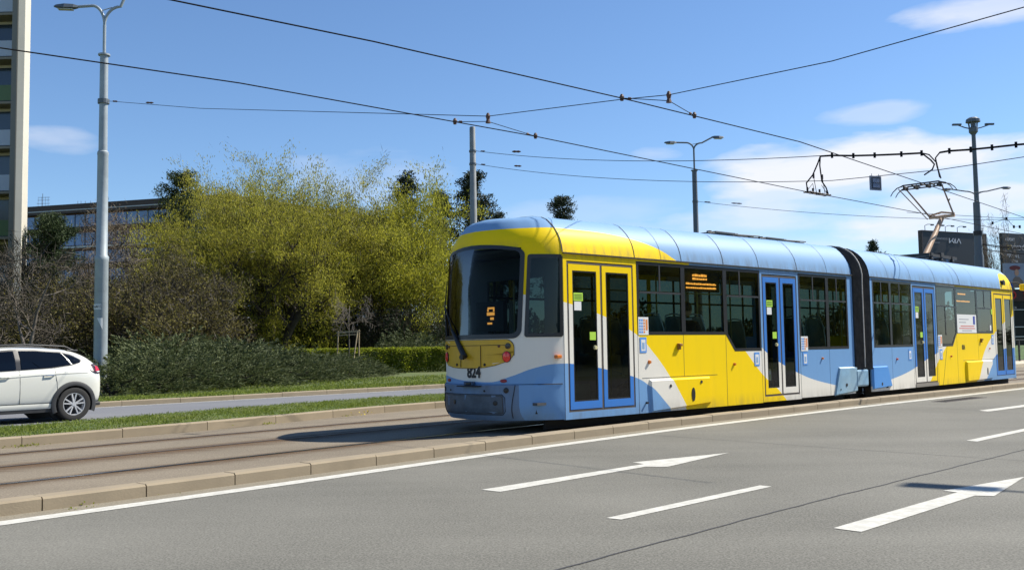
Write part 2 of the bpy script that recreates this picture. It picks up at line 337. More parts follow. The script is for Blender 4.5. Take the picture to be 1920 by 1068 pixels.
def asphalt(name, c1, c2, sc=1.0):
    m = bpy.data.materials.new(name); m.use_nodes = True; nt = m.node_tree; p = nt.nodes['Principled BSDF']; p.inputs['Roughness'].default_value = .88; p.inputs['Specular IOR Level'].default_value = .25
    t = N(nt, 'ShaderNodeTexCoord')
    n1 = N(nt, 'ShaderNodeTexNoise'); n1.inputs['Scale'].default_value = 62*sc; n1.inputs['Detail'].default_value = 5; n1.inputs['Roughness'].default_value = .75
    n2 = N(nt, 'ShaderNodeTexNoise'); n2.inputs['Scale'].default_value = .35; n2.inputs['Detail'].default_value = 6
    v = N(nt, 'ShaderNodeTexVoronoi'); v.inputs['Scale'].default_value = 70*sc
    # tyre tracks: long streaks along the road
    ro = N(nt, 'ShaderNodeMapping'); ro.inputs['Rotation'].default_value = (0, 0, R(-46)); ro.inputs['Scale'].default_value = (.06, .9, 1)
    n3 = N(nt, 'ShaderNodeTexNoise'); n3.inputs['Scale'].default_value = 1.3; n3.inputs['Detail'].default_value = 5
    for q in (n1, n2, v): nt.links.new(t.outputs['Object'], q.inputs[0])
    nt.links.new(t.outputs['Object'], ro.inputs[0]); nt.links.new(ro.outputs[0], n3.inputs[0])
    a = mth(nt, 'ADD', mth(nt, 'MULTIPLY', mth(nt, 'SUBTRACT', n1.outputs[0], .5), 2.6), .5)
    a = mth(nt, 'ADD', a, mth(nt, 'MULTIPLY', mth(nt, 'SUBTRACT', n2.outputs[0], .5), .75))
    a = mth(nt, 'ADD', a, mth(nt, 'MULTIPLY', mth(nt, 'SUBTRACT', n3.outputs[0], .5), .42))
    a = mth(nt, 'ADD', a, mth(nt, 'MULTIPLY', mth(nt, 'SUBTRACT', v.outputs['Distance'], .35), .5), clamp=True)
    mx = N(nt, 'ShaderNodeMixRGB'); nt.links.new(a, mx.inputs[0]); mx.inputs[1].default_value = (*c1, 1); mx.inputs[2].default_value = (*c2, 1)
    nt.links.new(mx.outputs[0], p.inputs['Base Color'])
    b = N(nt, 'ShaderNodeBump'); b.inputs['Strength'].default_value = .35; b.inputs['Distance'].default_value = .008; nt.links.new(n1.outputs[0], b.inputs['Height']); nt.links.new(b.outputs[0], p.inputs['Normal'])
    return m
ASPH = asphalt('road_asphalt', (.060, .059, .050), (.215, .208, .180)); ASPH2 = asphalt('far_asphalt', (.115, .12, .13), (.19, .195, .21)); BED = asphalt('track_concrete', (.10, .083, .060), (.255, .215, .16), .8)
KERBM = mat('kerb_concrete', (.27, .22, .15), .9, noise=.10, nscale=2, bump=.12, bscale=60); PAINT = mat('road_paint', (.52, .51, .46), .85, noise=.22, nscale=42, bump=.2, two=(.44, .43, .385))
GRASSG = mat('lawn_soil', (.065, .10, .018), .95, noise=.4, nscale=6, two=(.09, .10, .03))
m_ = MB(); m_.grid([[(x, y, -.03) for y in (-60, 40, 140, 900)] for x in (-700, -100, 100, 700)]); tag(m_.build('ground', GRASSG), kind='structure')
m_ = MB(); ribbon(m_, offset(KERB, -16), offset(KERB, -.02), 0); tag(m_.build('road', ASPH), kind='structure')
m_ = MB(); ribbon(m_, offset(KERB, .12), FK, 0); tag(m_.build('track_bed', BED), kind='structure')
m_ = MB(); ribbon(m_, SF, offset(FR, .02), 0); tag(m_.build('far_road', ASPH2), kind='structure')
m_ = MB(); ribbon(m_, offset(FK, .14), SF, .115); L_ = resample(SF, 160); m_.grid([[(p[0], p[1], .115), (p[0], p[1], -.01)][::-1] for p in L_]); tag(m_.build('grass_strip', GRASSG), kind='structure')
m_ = MB(); ribbon(m_, offset(FR, .14), offset(FR, 90), .11); tag(m_.build('lawn', GRASSG), kind='structure')
def kerb(name, line, side, h, wd, step):
    """a row of kerb stones with open joints and worn upper edge; side=+1 body lies away from the camera of the line"""
    s = arclen(line); tot_ = s[-1]; m_ = MB(); k = 0; X = [p[0] for p in line]; Yc = [p[1] for p in line]
    P = lambda t: np.array([np.interp(t, s, X), np.interp(t, s, Yc)])
    while (k+1)*step < tot_:
        a = P(k*step+.006); b = P((k+1)*step-.006); t = (b-a)/np.linalg.norm(b-a); nrm = np.array([-t[1], t[0]])*side; dh = random.uniform(-.004, .004); c = .018
        sec = [(0, 0), (0, h-c+dh), (c, h+dh), (wd, h+dh), (wd, 0)]
        v = [(*(a+nrm*o), z) for o, z in sec]+[(*(b+nrm*o), z) for o, z in sec]; n = 5
        f = [(0, 1, 2, 3, 4), (9, 8, 7, 6, 5)]+[(i, i+5, i+6, i+1) for i in range(4)]
        if side < 0: f = [q[::-1] for q in f]
        m_.add(v, f); k += 1
    j = MB(); ribbon(j, offset(line, side*.012), offset(line, side*(wd-.004)), h*.72, n=400)
    m_.add(j.v, j.f, 1)
    return tag(m_.build(name, [KERBM, mat('kerb_joint', (.05, .045, .035), .95)]), kind='structure')
kerb('near_kerb', offset(KERB, -.10), 1, .12, .20, .93); kerb('strip_kerb', FK, 1, .145, .16, 1.55); kerb('far_kerb', FR, 1, .13, .16, 1.6)
m_ = MB(); ribbon(m_, offset(KERB, -.34), offset(KERB, -.10), .0025, n=240); tag(m_.build('gutter_dust', asphalt('gutter_dust', (.13, .115, .085), (.27, .24, .185))), kind='structure')
# edge line, lane dashes, arrows
m_ = MB(); ribbon(m_, offset(KERB, -.545), offset(KERB, -.345), .004, n=200); tag(m_.build('road_edge_line', PAINT), kind='structure')
m_ = MB(); ribbon(m_, offset(FR, -.28), offset(FR, -.16), .004, n=200); tag(m_.build('far_road_edge_line', PAINT), kind='structure')
def flatpoly(name, pts, z=.004, m=PAINT):
    m_ = MB(); P = [atz(x, y, z) if len(str(x)) and not isinstance(x, tuple) else x for x, y in pts]; m_.add(P, [tuple(range(len(P)))])
    o = m_.build(name, m, normals=False)
    if o.data.polygons[0].normal.z < 0: o.data.flip_normals()
    return tag(o, kind='structure')
flatpoly('road_arrow', [(903, 917), (938, 921), (1210, 874), (1252, 874), (1366, 848), (1186, 866), (1207, 869)])
flatpoly('road_arrow', [(1562, 989), (1615, 996), (1828, 928), (1864, 929), (1921, 893), (1768, 919), (1795, 922)])
flatpoly('lane_dash', [(1137, 970), (1165, 973), (1447, 911), (1425, 909)]); flatpoly('lane_dash', [(1812, 825), (1832, 827), (1960, 799), (1944, 798)])
flatpoly('lane_dash', [(1835, 769), (1852, 771), (1960, 757), (1946, 755)])
# overhead cable's shadow painted as a thin dark line and a drain grate
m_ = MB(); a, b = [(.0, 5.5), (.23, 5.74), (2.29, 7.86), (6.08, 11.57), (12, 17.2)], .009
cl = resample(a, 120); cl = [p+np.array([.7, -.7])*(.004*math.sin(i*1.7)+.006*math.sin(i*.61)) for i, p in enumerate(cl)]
ribbon(m_, offset(cl, -b), offset(cl, b), .004, n=120); tag(m_.build('cable_shadow_line', mat('cable_shadow_dark', (.05, .05, .052), .8)), kind='structure')
m_ = MB(); sl_ = resample([atz(1180, 812)[:2], atz(1600, 842)[:2], atz(1990, 868)[:2]], 60); ribbon(m_, offset(sl_, -.006), offset(sl_, .006), .004, n=60); tag(m_.build('road_seam', mat('seam_grey', (.10, .10, .095), .85)), kind='structure')
m_ = MB(); sl_ = resample([atz(1560, 752)[:2], atz(1990, 779)[:2]], 60); ribbon(m_, offset(sl_, -.01), offset(sl_, .01), .004, n=60); tag(m_.build('road_seam', mat('seam_grey', (.10, .10, .095), .85)), kind='structure')
# rails: groove, steel head and rust stain beside
RUST = mat('rust_stain', (.145, .085, .042), .9, noise=.35, nscale=5, two=(.16, .12, .08)); STEEL = mat('rail_steel', (.42, .42, .43), .22, metal=1., noise=.2, nscale=3); GROOVE = mat('rail_groove', (.028, .022, .018), .9)
for off, wr in ((2.0, .55), (3.62, .85), (5.2, .50)):
    lo = offset(KERB, off); m_ = MB(); A3, B3, C3 = (resample(offset(lo, q), 300) for q in (-wr*.95, -.02, wr*.55))
    m_.grid([[(c[0], c[1], .003), (b[0], b[1], .003), (a[0], a[1], .003)] for a, b, c in zip(A3, B3, C3)]); rs = m_.build('rail_stain', bpy.data.materials.new('x')); rs.data.materials.clear()
    # stain fades out towards its edges through ragged noise
    if 'stain' not in MC:
        m = bpy.data.materials.new('rail_rust_film'); m.use_nodes = True; nt = m.node_tree; p = nt.nodes['Principled BSDF']; p.inputs['Base Color'].default_value = (.125, .068, .028, 1); p.inputs['Roughness'].default_value = .9
        t = N(nt, 'ShaderNodeTexCoord'); g = N(nt, 'ShaderNodeMapping'); g.inputs['Rotation'].default_value = (0, 0, R(-46)); g.inputs['Scale'].default_value = (.25, 3.2, 1); n = N(nt, 'ShaderNodeTexNoise'); n.inputs['Scale'].default_value = 2.6; n.inputs['Detail'].default_value = 7
        nt.links.new(t.outputs['Object'], g.inputs[0]); nt.links.new(g.outputs[0], n.inputs[0]); n2 = N(nt, 'ShaderNodeTexNoise'); n2.inputs['Scale'].default_value = 60; nt.links.new(t.outputs['Object'], n2.inputs[0])
        uv = N(nt, 'ShaderNodeAttribute'); uv.attribute_name = 'across'
        e = mth(nt, 'SUBTRACT', 1., mth(nt, 'ABSOLUTE', uv.outputs['Fac']), clamp=True)
        a = mth(nt, 'ADD', mth(nt, 'SUBTRACT', n.outputs[0], .5), mth(nt, 'MULTIPLY', mth(nt, 'SUBTRACT', n2.outputs[0], .5), .5)); a = mth(nt, 'ADD', mth(nt, 'MULTIPLY', a, 1.6), e); a = mth(nt, 'MULTIPLY', a, 1.0, clamp=True); a = mth(nt, 'MULTIPLY', a, mth(nt, 'POWER', e, .8)); a = mth(nt, 'MULTIPLY', a, .85)
        tr = N(nt, 'ShaderNodeBsdfTransparent'); ms = N(nt, 'ShaderNodeMixShader'); nt.links.new(a, ms.inputs[0]); nt.links.new(tr.outputs[0], ms.inputs[1]); nt.links.new(p.outputs[0], ms.inputs[2]); nt.links.new(ms.outputs[0], nt.nodes['Material Output'].inputs[0]); MC['stain'] = m
    rs.data.materials.append(MC['stain'])
    at = rs.data.attributes.new('across', 'FLOAT', 'POINT')
    at.data.foreach_set('value', [(-1., 0., 1.)[q % 3] for q in range(len(rs.data.vertices))]); tag(rs, kind='structure')
    m_ = MB(); ribbon(m_, offset(lo, .008), offset(lo, .055), .006, n=300); b0 = len(m_.f); ribbon(m_, offset(lo, -.055), offset(lo, .006), .009, n=300); m_.m = [0]*b0+[1]*(len(m_.f)-b0)
    tag(m_.build('rail', [GROOVE, STEEL if off == 2.0 else mat('worn_rail', (.14, .11, .085), .5, metal=.5)]), kind='structure')

# ---------------------------------------------------------------- the tram
YA = .8359; YB = .7791; TO = Vector((.795, 14.96, 0)); JS = 9.44; W = 2.5; WC = W/2
tram = thing('tram', 'yellow, white and sky blue articulated tram on the street track', 'tram', TO, math.pi/2-YA)
FB = Matrix.Translation((JS, 0, 0)) @ Matrix.Rotation(YA-YB, 4, 'Z')      # front section's frame inside the rear section's
def inB(o): o.location = (JS, 0, 0); o.rotation_euler = (0, 0, YA-YB); return o
def tw(sec, s, y, z):
    v = Vector((s, y, z)); v = FB @ v if sec == 'B' else v
    return Matrix.Translation(TO) @ Matrix.Rotation(math.pi/2-YA, 4, 'Z') @ v
paintA = livery('livery_rear', 'A'); paintB = livery('livery_front', 'B'); doorA = livery('livery_rear_door', 'A', DBL); doorB = livery('livery_front_door', 'B', DBL)
BLK = mat('black_rubber', (.012, .012, .013), .45); SEAM = mat('panel_gap', (.02, .019, .018), .8); FRM = mat('window_frame_black', (.018, .018, .02), .35); GREYR = mat('door_seal', (.085, .07, .062), .6)
GLS = glassmat('tinted_glass', (.52, .64, .61), .8); GLF = glassmat('far_tinted_glass', (.07, .095, .092), .8); GLD = glassmat('door_glass_tint', (.17, .215, .205), .8); GLW = glassmat('windscreen_glass', (.30, .38, .42), .16, 1.33)
UND = mat('underframe_and_gap_shade', (.018, .017, .016), .8); INT = mat('interior_panel', (.20, .22, .23), .7); FLOORM = mat('tram_floor', (.06, .065, .07), .6); SEATM = mat('seat_shell', (.36, .50, .50), .5); POLEM = mat('grab_pole', (.55, .50, .20), .35); WH = mat('white_paper', (.75, .75, .73), .6)
LIME = mat('lime_sticker', (.42, .68, .06), .5); TXD = mat('dark_print', (.02, .02, .02), .6); LED = mat('led_amber', (.9, .35, .06), .4, emis=((1, .38, .06), 1.1)); STBLU = mat('sticker_blue', (.10, .30, .72), .5); STORG = mat('sticker_orange', (.75, .25, .06), .5)
AMB = mat('amber_lens', (.62, .18, .03), .25); REDL = mat('red_lens', (.75, .02, .015), .15, coat=.6); METAL = mat('bare_metal', (.35, .36, .37), .35, metal=.9)
PROF = [(0, 2.8), (.02, 2.92), (.055, 3.04), (.10, 3.13), (.16, 3.22), (.24, 3.31), (.34, 3.40), (.46, 3.455), (.65, 3.49), (.9, 3.505), (1.25, 3.51)]
PROF = PROF+[(W-y, z) for y, z in PROF[::-1][1:]]
# plan outline of the rounded ends: from the near side round to the far side, as (distance out from the straight body, y)
OUT = [(0, 0), (.14, .035), (.30, .10), (.46, .185), (.60, .30), (.70, .42), (.78, .55), (.85, .70), (.92, 1.0), (.95, 1.25)]
OUT = OUT+[(x, W-y) for x, y in OUT[::-1][1:]]
_os = [0]
for a, b in zip(OUT, OUT[1:]): _os.append(_os[-1]+math.dist(a, b))
OT = _os[-1]
def outline(u):
    t = u*OT; return np.interp(t, _os, [p[0] for p in OUT]), np.interp(t, _os, [p[1] for p in OUT])
def u_at_y(y): return np.interp(y, [p[1] for p in OUT], _os)/OT
PY = [p[1] for p in PROF[:11]]; PZ = [p[1] for p in PROF[:11]]
def hw(z):       # half-width of the body at height z
    if z <= 2.8: return WC
    return WC-np.interp(z, [p[1] for p in PROF[:11]], [p[0] for p in PROF[:11]])
def endsurf(u, z, push=0.0, L=1.0, sgn=-1, base=0.0):
    x, y = outline(u); k = hw(min(z, 3.5099))/WC; dz_ = 1-k
    lean = .12*max(0, z-1.45)/1.5*min(1, x/.6); lo = 0
    zt = z
    if z > 2.8: lean += x*.62*dz_; z = (2.8+(z-2.8)*(.915 if sgn < 0 else 1))-(.03 if sgn < 0 else .32)*min(1, x/.7)*max(0, (z-3.05)/.45)
    if z < .75: x2 = x*(1+.035)+0.0; lo = .10*max(0, (.42-z)/.25)**2*min(1, x/.5); x = x2
    xx = (x-lean-lo)*L; yy = WC+(y-WC)*k
    if z < .75: yy = WC+(yy-WC)*(1-.06*max(0, (.42-z)/.25)**2*min(1, x/.4))
    if push:
        e = 1e-3; x1, y1 = outline(min(1, u+e)); x0, y0 = outline(max(0, u-e)); t = Vector((x1-x0, y1-y0)).normalized()
        xx += t.y*push; yy += -t.x*push
    return (base+sgn*xx, yy, z)
def end_shell(name, mt, holes, zs, us, L=1.0, sgn=-1, base=0.0, frame='A'):
    m_ = MB(); P = [[endsurf(u, z, 0, L, sgn, base) for z in zs] for u in us]
    def skip(i, j):
        um = (us[i]+us[i+1])/2; zm = (zs[j]+zs[j+1])/2
        return any(a < um < b and c < zm < d for a, b, c, d in holes)
    if sgn > 0: P = [list(r) for r in P]
    m_.grid(P, 0, skip)
    if sgn < 0: m_.f = [f[::-1] for f in m_.f]
    o = m_.build(name, mt, tram, smooth=True)
    if frame == 'B': inB(o)
    return o
def patch(name, mats, u0, u1, z0, z1, rad, bord, push=.012, L=1.0, sgn=-1, base=0.0, parent=None, shape=None, frame='A', skew=0.0):
    """rounded pane following the end surface: a solid border ring and an inner pane (material 1)"""
    wu = (u1-u0)*OT; hz = z1-z0; n = 12; ring = []
    def rr(inset, r):
        a, b = wu/2-inset, hz/2-inset; pts = []
        for cx, cz, a0 in ((a-r, b-r, 0), (-a+r, b-r, 90), (-a+r, -b+r, 180), (a-r, -b+r, 270)):
            for k in range(n+1):
                t = R(a0+90*k/n); pts.append((cx+r*math.cos(t), cz+r*math.sin(t)))
            nx = {0: (-a+r, b), 90: (-a, -b+r), 180: (a-r, -b), 270: (a, b-r)}[a0]; l = pts[-1]
            for k in range(1, 8): pts.append((l[0]+(nx[0]-l[0])*k/8, l[1]+(nx[1]-l[1])*k/8))
        return pts
    def surf(p, ps):
        z = (z0+z1)/2+p[1]; u = (u0+u1)/2+(p[0]+skew*(p[1]/(hz/2))*(p[0]/(wu/2)))/OT
        if shape: z = shape(p[0]/(wu/2), z)
        return endsurf(u, z, ps, L, sgn, base)
    A = rr(0, rad); B_ = rr(bord, max(.02, rad-bord*.6)); m_ = MB(); rings = [[surf(p, push) for p in A], [surf(p, push) for p in B_]]
    m_.v += [tuple(map(float, q)) for r in rings for q in r]; k = len(A)
    for i in range(k): m_.f.append((i, (i+1) % k, k+(i+1) % k, k+i)); m_.m.append(0)
    # skirt edge so that the pane has thickness
    b = len(m_.v); m_.v += [tuple(map(float, surf(p, -.02))) for p in A]
    for i in range(k): m_.f.append((b+i, b+(i+1) % k, (i+1) % k, i)); m_.m.append(0)
    pr = k
    for t in (.8, .6, .4, .2, .02):
        b = len(m_.v); m_.v += [tuple(map(float, surf((p[0]*t, p[1]*t), push))) for p in B_]
        for i in range(k): m_.f.append((pr+i, pr+(i+1) % k, b+(i+1) % k, b+i)); m_.m.append(1)
        pr = b
    m_.f.append(tuple(pr+i for i in range(k))); m_.m.append(1)
    o = m_.build(name, mats, parent or tram, smooth=True)
    if frame == 'B': inB(o)
    return o
# rear end shell with openings for the windscreen and the two cab side windows
uw0, uw1 = u_at_y(.315), u_at_y(W-.34); us0, us1 = .004, u_at_y(.285)
zs = [.20, .26, .33, .42, .52, .62, .70, .745, .755, .9, 1.1, 1.3, 1.43, 1.53, 1.7, 1.9, 2.1, 2.3, 2.5, 2.72, 2.78, 2.88, 2.95, 3.03, 3.1, 3.16, 3.22, 3.27, 3.32, 3.36, 3.40, 3.43, 3.455, 3.475, 3.49, 3.50, 3.506, 3.51]
us = sorted(set([0, us0+.03/OT, us1-.04/OT, uw0+.06/OT, uw1-.06/OT, 1-us1+.04/OT, 1-us0-.03/OT, 1]+[i/44 for i in range(45)]))
end_shell('rear_end_shell', paintA, [(uw0+.05/OT, uw1-.05/OT, 1.53, 2.88), (us0+.03/OT, us1-.05/OT, 1.53, 2.72), (1-us1+.05/OT, 1-us0-.03/OT, 1.53, 2.72)], zs, us)
archy = lambda a, z: z-(.10*a*a if z > 2.4 else 0)*((z-2.4)/.5)
wsc = patch('windscreen', [FRM, GLW], uw0, uw1, 1.46, 2.97, .14, .07, .014, shape=archy); wsc['label'] = 'large dark rear windscreen with rounded black edge'
for a, b in ((us0, us1), (1-us1, 1-us0)): patch('cab_side_window', [FRM, GLS], a, b, 1.475, 2.76, .045, .06, .012)
# rear apron with lights
def apron_shape(a, z): return z+(.16*abs(a)**3 if z < 1.2 else 0)*(1.45-z)/.45
ap = patch('rear_apron', [SEAM, paintA], u_at_y(.40), u_at_y(W-.40), 1.0, 1.45, .13, .007, .010, shape=apron_shape); ap.data.materials[1] = mat('apron_yellow', (.62, .37, .012), .4, noise=.08); ap['label'] = 'yellow rear apron carrying the tail lights'
def on_end(y, z, push=.012):
    u = u_at_y(y); p = endsurf(u, z, push); q = endsurf(u, z, push+.05); return Vector(p), (Vector(q)-Vector(p)).normalized()
def end_disc(name, y, z, r, h, m, push=.010, parent=None, n=24, squash=1.0):
    p, nrm = on_end(y, z, push); m_ = MB()
    q = nrm.to_track_quat('Z', 'Y').to_matrix().to_4x4(); q.translation = p
    ring = [[(rr_*math.cos(2*math.pi*i/n), rr_*math.sin(2*math.pi*i/n)*squash, hh) for i in range(n+1)] for rr_, hh in ((r, -.01), (r, h*.6), (r*.8, h), (.001, h*1.1))]
    m_.grid([[tuple(q @ Vector(v)) for v in rw] for rw in ring]); return m_.build(name, m, parent or ap, smooth=True)
for yy in (.50, 1.87):
    tl = end_disc('tail_light', yy, 1.18, .062, .03, REDL, parent=ap, squash=1.3)
    end_disc('light_bezel', yy, 1.18, .072, .012, BLK, parent=ap, squash=1.2)
    end_disc('indicator_lamp', yy-.02 if yy < 1 else yy+.02, 1.345, .045, .018, mat('smoked_lens', (.03, .025, .02), .2), parent=ap); end_disc('reflector_stud', yy+.11 if yy < 1 else yy-.09, 1.345, .022, .012, mat('stud_brown', (.10, .03, .01), .4), parent=ap)
for yy in (.86, 1.5): end_disc('apron_lock', yy, 1.06, .022, .01, SEAM, parent=ap)
m_ = MB()
for yy in (.93, 1.38):
    a = on_end(yy, 1.02, .016)[0]; b = on_end(yy, 1.36, .016)[0]; m_.beam(a, b, .007, .007)
pts = [on_end(y, 1.36, .014)[0] for y in np.linspace(.45, W-.45, 20)]; m_.tube(pts, .004, 5); m_.build('apron_seam', SEAM, ap)
# bumper seams, inset lower panel, coupler flap, studs, small red reflectors
m_ = MB(); m_.tube([on_end(y, .75, .004)[0] for y in np.linspace(.01, W-.02, 50)], .007, 5)
m_.tube([on_end(.40+.03*math.sin(z*5), z, .004)[0] for z in np.linspace(.745, .24, 12)], .006, 5); m_.tube([on_end(W-.40, z, .004)[0] for z in np.linspace(.745, .24, 12)], .006, 5)
bx_ = [on_end(y, .60, .003)[0] for y in np.linspace(.56, W-.5, 14)]+[on_end(W-.46, .55, .003)[0]]+[on_end(W-.46, .34, .003)[0]]+[on_end(y, .29, .003)[0] for y in np.linspace(W-.5, .56, 14)]+[on_end(.52, .34, .003)[0], on_end(.52, .55, .003)[0]]
m_.tube(bx_+[bx_[0]], .006, 5); m_.build('bumper_seam', SEAM, tram)
bm_ = patch('bumper_panel', [mat('bumper_grime_and_shade', (.05, .06, .075), .6, noise=.35, nscale=6), mat('bumper_dirty_shaded_grey', (.06, .085, .115), .55, noise=.3, nscale=5)], u_at_y(.54), u_at_y(W-.5), .30, .59, .05, .02, .004)  # panel colours hold both the dirt and the shade on the rear
for yy in (.50, 1.98): end_disc('bumper_socket', yy, .665, .042, .012, BLK, .004, bm_)
for yy in (.66, 1.55): end_disc('tow_hole', yy, .47, .038, .006, BLK, .006, bm_)
for yy in (.85, 1.7): end_disc('bumper_bolt', yy, .655, .016, .01, BLK, .004, bm_)
for yy in (.55, 1.80): end_disc('rear_reflector', yy, .81, .055, .014, mat('dull_red', (.25, .02, .03), .4), .004, tram, squash=.5)
p, nr = on_end(1.12, .74, .0); m_ = MB(); T = nr.to_track_quat('X', 'Z').to_matrix().to_4x4(); T.translation = p; m_.box(-.02, .10, -.22, .22, -.02, .0, 0, T); m_.box(.0, .07, -.09, .10, .0, .06, 1, T); m_.box(.05, .09, -.03, .07, .01, .05, 0, T)
m_.build('coupler_flap', [BLK, mat('coupler_blue', (.03, .07, .14), .5)], tram, bevel=.01)
# number on the rear
p, nr = on_end(1.08, .935, .006); q = nr.to_track_quat('Z', 'Y').to_euler()
num = text('fleet_number', '824', .235, TXD, tram, p, (R(90), 0, math.atan2(nr.x, -nr.y)), .80, bold=.010)
# windscreen wiper
m_ = MB(); a = on_end(1.22, 1.18, .06)[0]; b = on_end(1.60, 1.62, .06)[0]; c = on_end(2.02, 2.02, .05)[0]; d = on_end(2.12, 2.75, .045)[0]
m_.tube([a, a.lerp(b, .5), b], [.050, .038, .02], 8); m_.tube([b, c], .010, 6); m_.tube([on_end(1.86, 1.52, .03)[0], c, on_end(2.13, 2.45, .03)[0]], [.014, .012, .008], 6)
m_.disc(a-Vector((.03, 0, 0)), nr, .04, .05); m_.build('wiper', BLK, tram, smooth=True)
# sill lip, side marker lamp on the white rear quarter
p, nrm = on_end(.02, 1.15, .0); m_ = MB(); T = Matrix.Translation((-.13, .02, 1.17)); m_.box(-.055, .055, -.05, .02, -.028, .028, 0, T); mk = m_.build('side_marker_lamp', AMB, tram, bevel=.012); mk['label'] = 'amber repeater lamp on the white rear quarter'

# straight body shells
def sheet(mb, poly, y=0., th=.03, mi=0): mb.prism(poly, y, y+th, mi)
def rect(x0, x1, z0, z1): return [(x0, z0), (x1, z0), (x1, z1), (x0, z1)]
def rz(z, x, sec='A'):
    return z if sec == 'B' or z <= 2.8 else 2.8+(z-2.8)*(1-.085*max(0, 1-max(0, x)/7))
def roof_shell(name, x0, x1, mt, sec):
    m_ = MB(); xs = np.linspace(x0, x1, max(2, int((x1-x0)/.25))); m_.grid([[(x, y, rz(z, x, sec)) for y, z in PROF] for x in xs]); m_.f = [f for f in m_.f]
    o = m_.build(name, mt, tram, smooth='all')
    return inB(o) if sec == 'B' else o
def seams(name, xs, sec, thick):
    m_ = MB()
    for x, t in zip(xs, thick):
        P = [(y-.004*(1 if y < WC else -1)*(z < 3.45), z+.004) for y, z in PROF]
        m_.grid([[(x-t, y, rz(z, x, sec)) for y, z in P], [(x+t, y, rz(z, x, sec)) for y, z in P]])
    o = m_.build(name, SEAM, tram); return inB(o) if sec == 'B' else o
A_END = 8.94; DZ0, DZ1 = .30, 2.66
# rear section skin (near side at y=0, far side at y=W)
m_ = MB()
sheet(m_, rect(.0, 1.75, .19, .30)); sheet(m_, rect(1.755, 4.25, .19, 1.50)); sheet(m_, [(4.25, .19), (5.40, .19), (5.40, 1.19), (4.52, 1.19), (4.25, 1.50)]); sheet(m_, rect(5.40, 6.77, .20, .30)); sheet(m_, rect(6.775, A_END, .22, 1.19))
sheet(m_, rect(0, .085, .30, 2.74)); sheet(m_, rect(1.665, 1.75, .30, 2.74)); sheet(m_, rect(.085, 1.665, 2.67, 2.74)); sheet(m_, rect(5.40, 5.465, .30, 2.74)); sheet(m_, rect(6.705, 6.77, .30, 2.74)); sheet(m_, rect(5.465, 6.705, 2.68, 2.74)); sheet(m_, rect(8.72, A_END, 1.19, 2.74)); sheet(m_, rect(0, A_END, 2.742, 2.80))
m_.build('rear_section_side', paintA, tram)
m_ = MB(); m_.box(0, A_END, W-.03, W, .2, 1.5); m_.box(0, A_END, W-.03, W, 2.70, 2.80)
for x in (0, 1.1, 2.4, 3.7, 5.0, 6.3, 7.6, 8.84): m_.box(x, x+.10, W-.029, W-.001, 1.5, 2.70)
m_.build('far_side_wall', paintA, tram)
roof_shell('rear_section_roof', 0, A_END, paintA, 'A')
seams('roof_joint', [0, 1.72, 2.42, 2.98, 4.23, 5.38, 6.75, 7.91], 'A', [.012, .008, .004, .007, .007, .006, .007, .005])
m_ = MB(); m_.box(0, A_END, -.028, .0, 2.775, 2.797); m_.build('rain_gutter', SEAM, tram)
# front section skin
BS = .26
m_ = MB()
sheet(m_, rect(BS, 2.60, .22, 1.20)); sheet(m_, rect(2.6, 4.10, .22, .30)); sheet(m_, [(4.10, .22), (5.42, .22), (5.42, 1.52), (5.12, 1.19), (4.10, 1.19)]); sheet(m_, rect(5.42, 8.25, .22, 1.52))
sheet(m_, rect(BS, .44, 1.20, 2.74)); sheet(m_, rect(2.6, 2.665, .30, 2.74)); sheet(m_, rect(4.035, 4.10, .30, 2.74)); sheet(m_, rect(2.665, 4.035, 2.68, 2.74)); sheet(m_, rect(8.17, 8.32, 1.52, 2.74)); sheet(m_, rect(8.25, 8.32, .22, 1.52)); sheet(m_, rect(9.86, 9.95, .22, 2.74)); sheet(m_, rect(8.32, 9.86, .22, .32)); sheet(m_, rect(8.32, 9.86, 2.66, 2.74)); sheet(m_, rect(BS, 9.95, 2.742, 2.80))
inB(m_.build('front_section_side', paintB, tram))
m_ = MB(); m_.box(BS, 9.95, W-.03, W, .2, 1.5); m_.box(BS, 9.95, W-.03, W, 2.70, 2.80)
for x in (BS, 1.4, 2.7, 4.0, 5.3, 6.6, 7.9, 9.85): m_.box(x, x+.10, W-.029, W-.001, 1.5, 2.70)
inB(m_.build('far_side_wall', paintB, tram)); roof_shell('front_section_roof', BS, 9.95, paintB, 'B')
seams('roof_joint', [1.3, 2.6, 4.11, 5.37, 5.78, 6.83], 'B', [.005, .005, .006, .005, .010, .003])
m_ = MB(); m_.box(BS, 9.95, -.028, .0, 2.775, 2.797); inB(m_.build('rain_gutter', SEAM, tram))
end_shell('front_end_shell', paintB, [(uw0+.05/OT, uw1-.05/OT, 1.53, 2.88)], zs, us, L=.75, sgn=1, base=9.95, frame='B')
patch('front_windscreen', [FRM, GLW], uw0, uw1, 1.46, 2.99, .20, .075, .014, L=.75, sgn=1, base=9.95, frame='B')
# yellow headlamp pod and mirror at the front corner of the roof
m_ = MB(); m_.add(*((lambda P, F: (P, F))([(9.3+.16*math.cos(t)*r, .02+.0*r, 2.98+.1*math.sin(t)*r) for r in (1,) for t in np.linspace(0, 2*math.pi, 16, endpoint=False)], [tuple(range(16))])))
m_.tube([(9.15, .10, 2.99), (9.15, -.04, 2.98)], [.075, .06], 12); o = inB(m_.build('roof_camera', BLK, tram, smooth=True))
m_ = MB(); m_.box(10.05, 10.42, -.34, -.16, 2.78, 2.97); mo = inB(m_.build('mirror_housing', mat('mirror_yellow', YEL, .35), tram, bevel=.04)); m_ = MB(); m_.tube([(9.9, .02, 3.02), (10.05, -.12, 3.02), (10.2, -.2, 2.95)], .018, 6); m_.build('mirror_arm', BLK, mo)

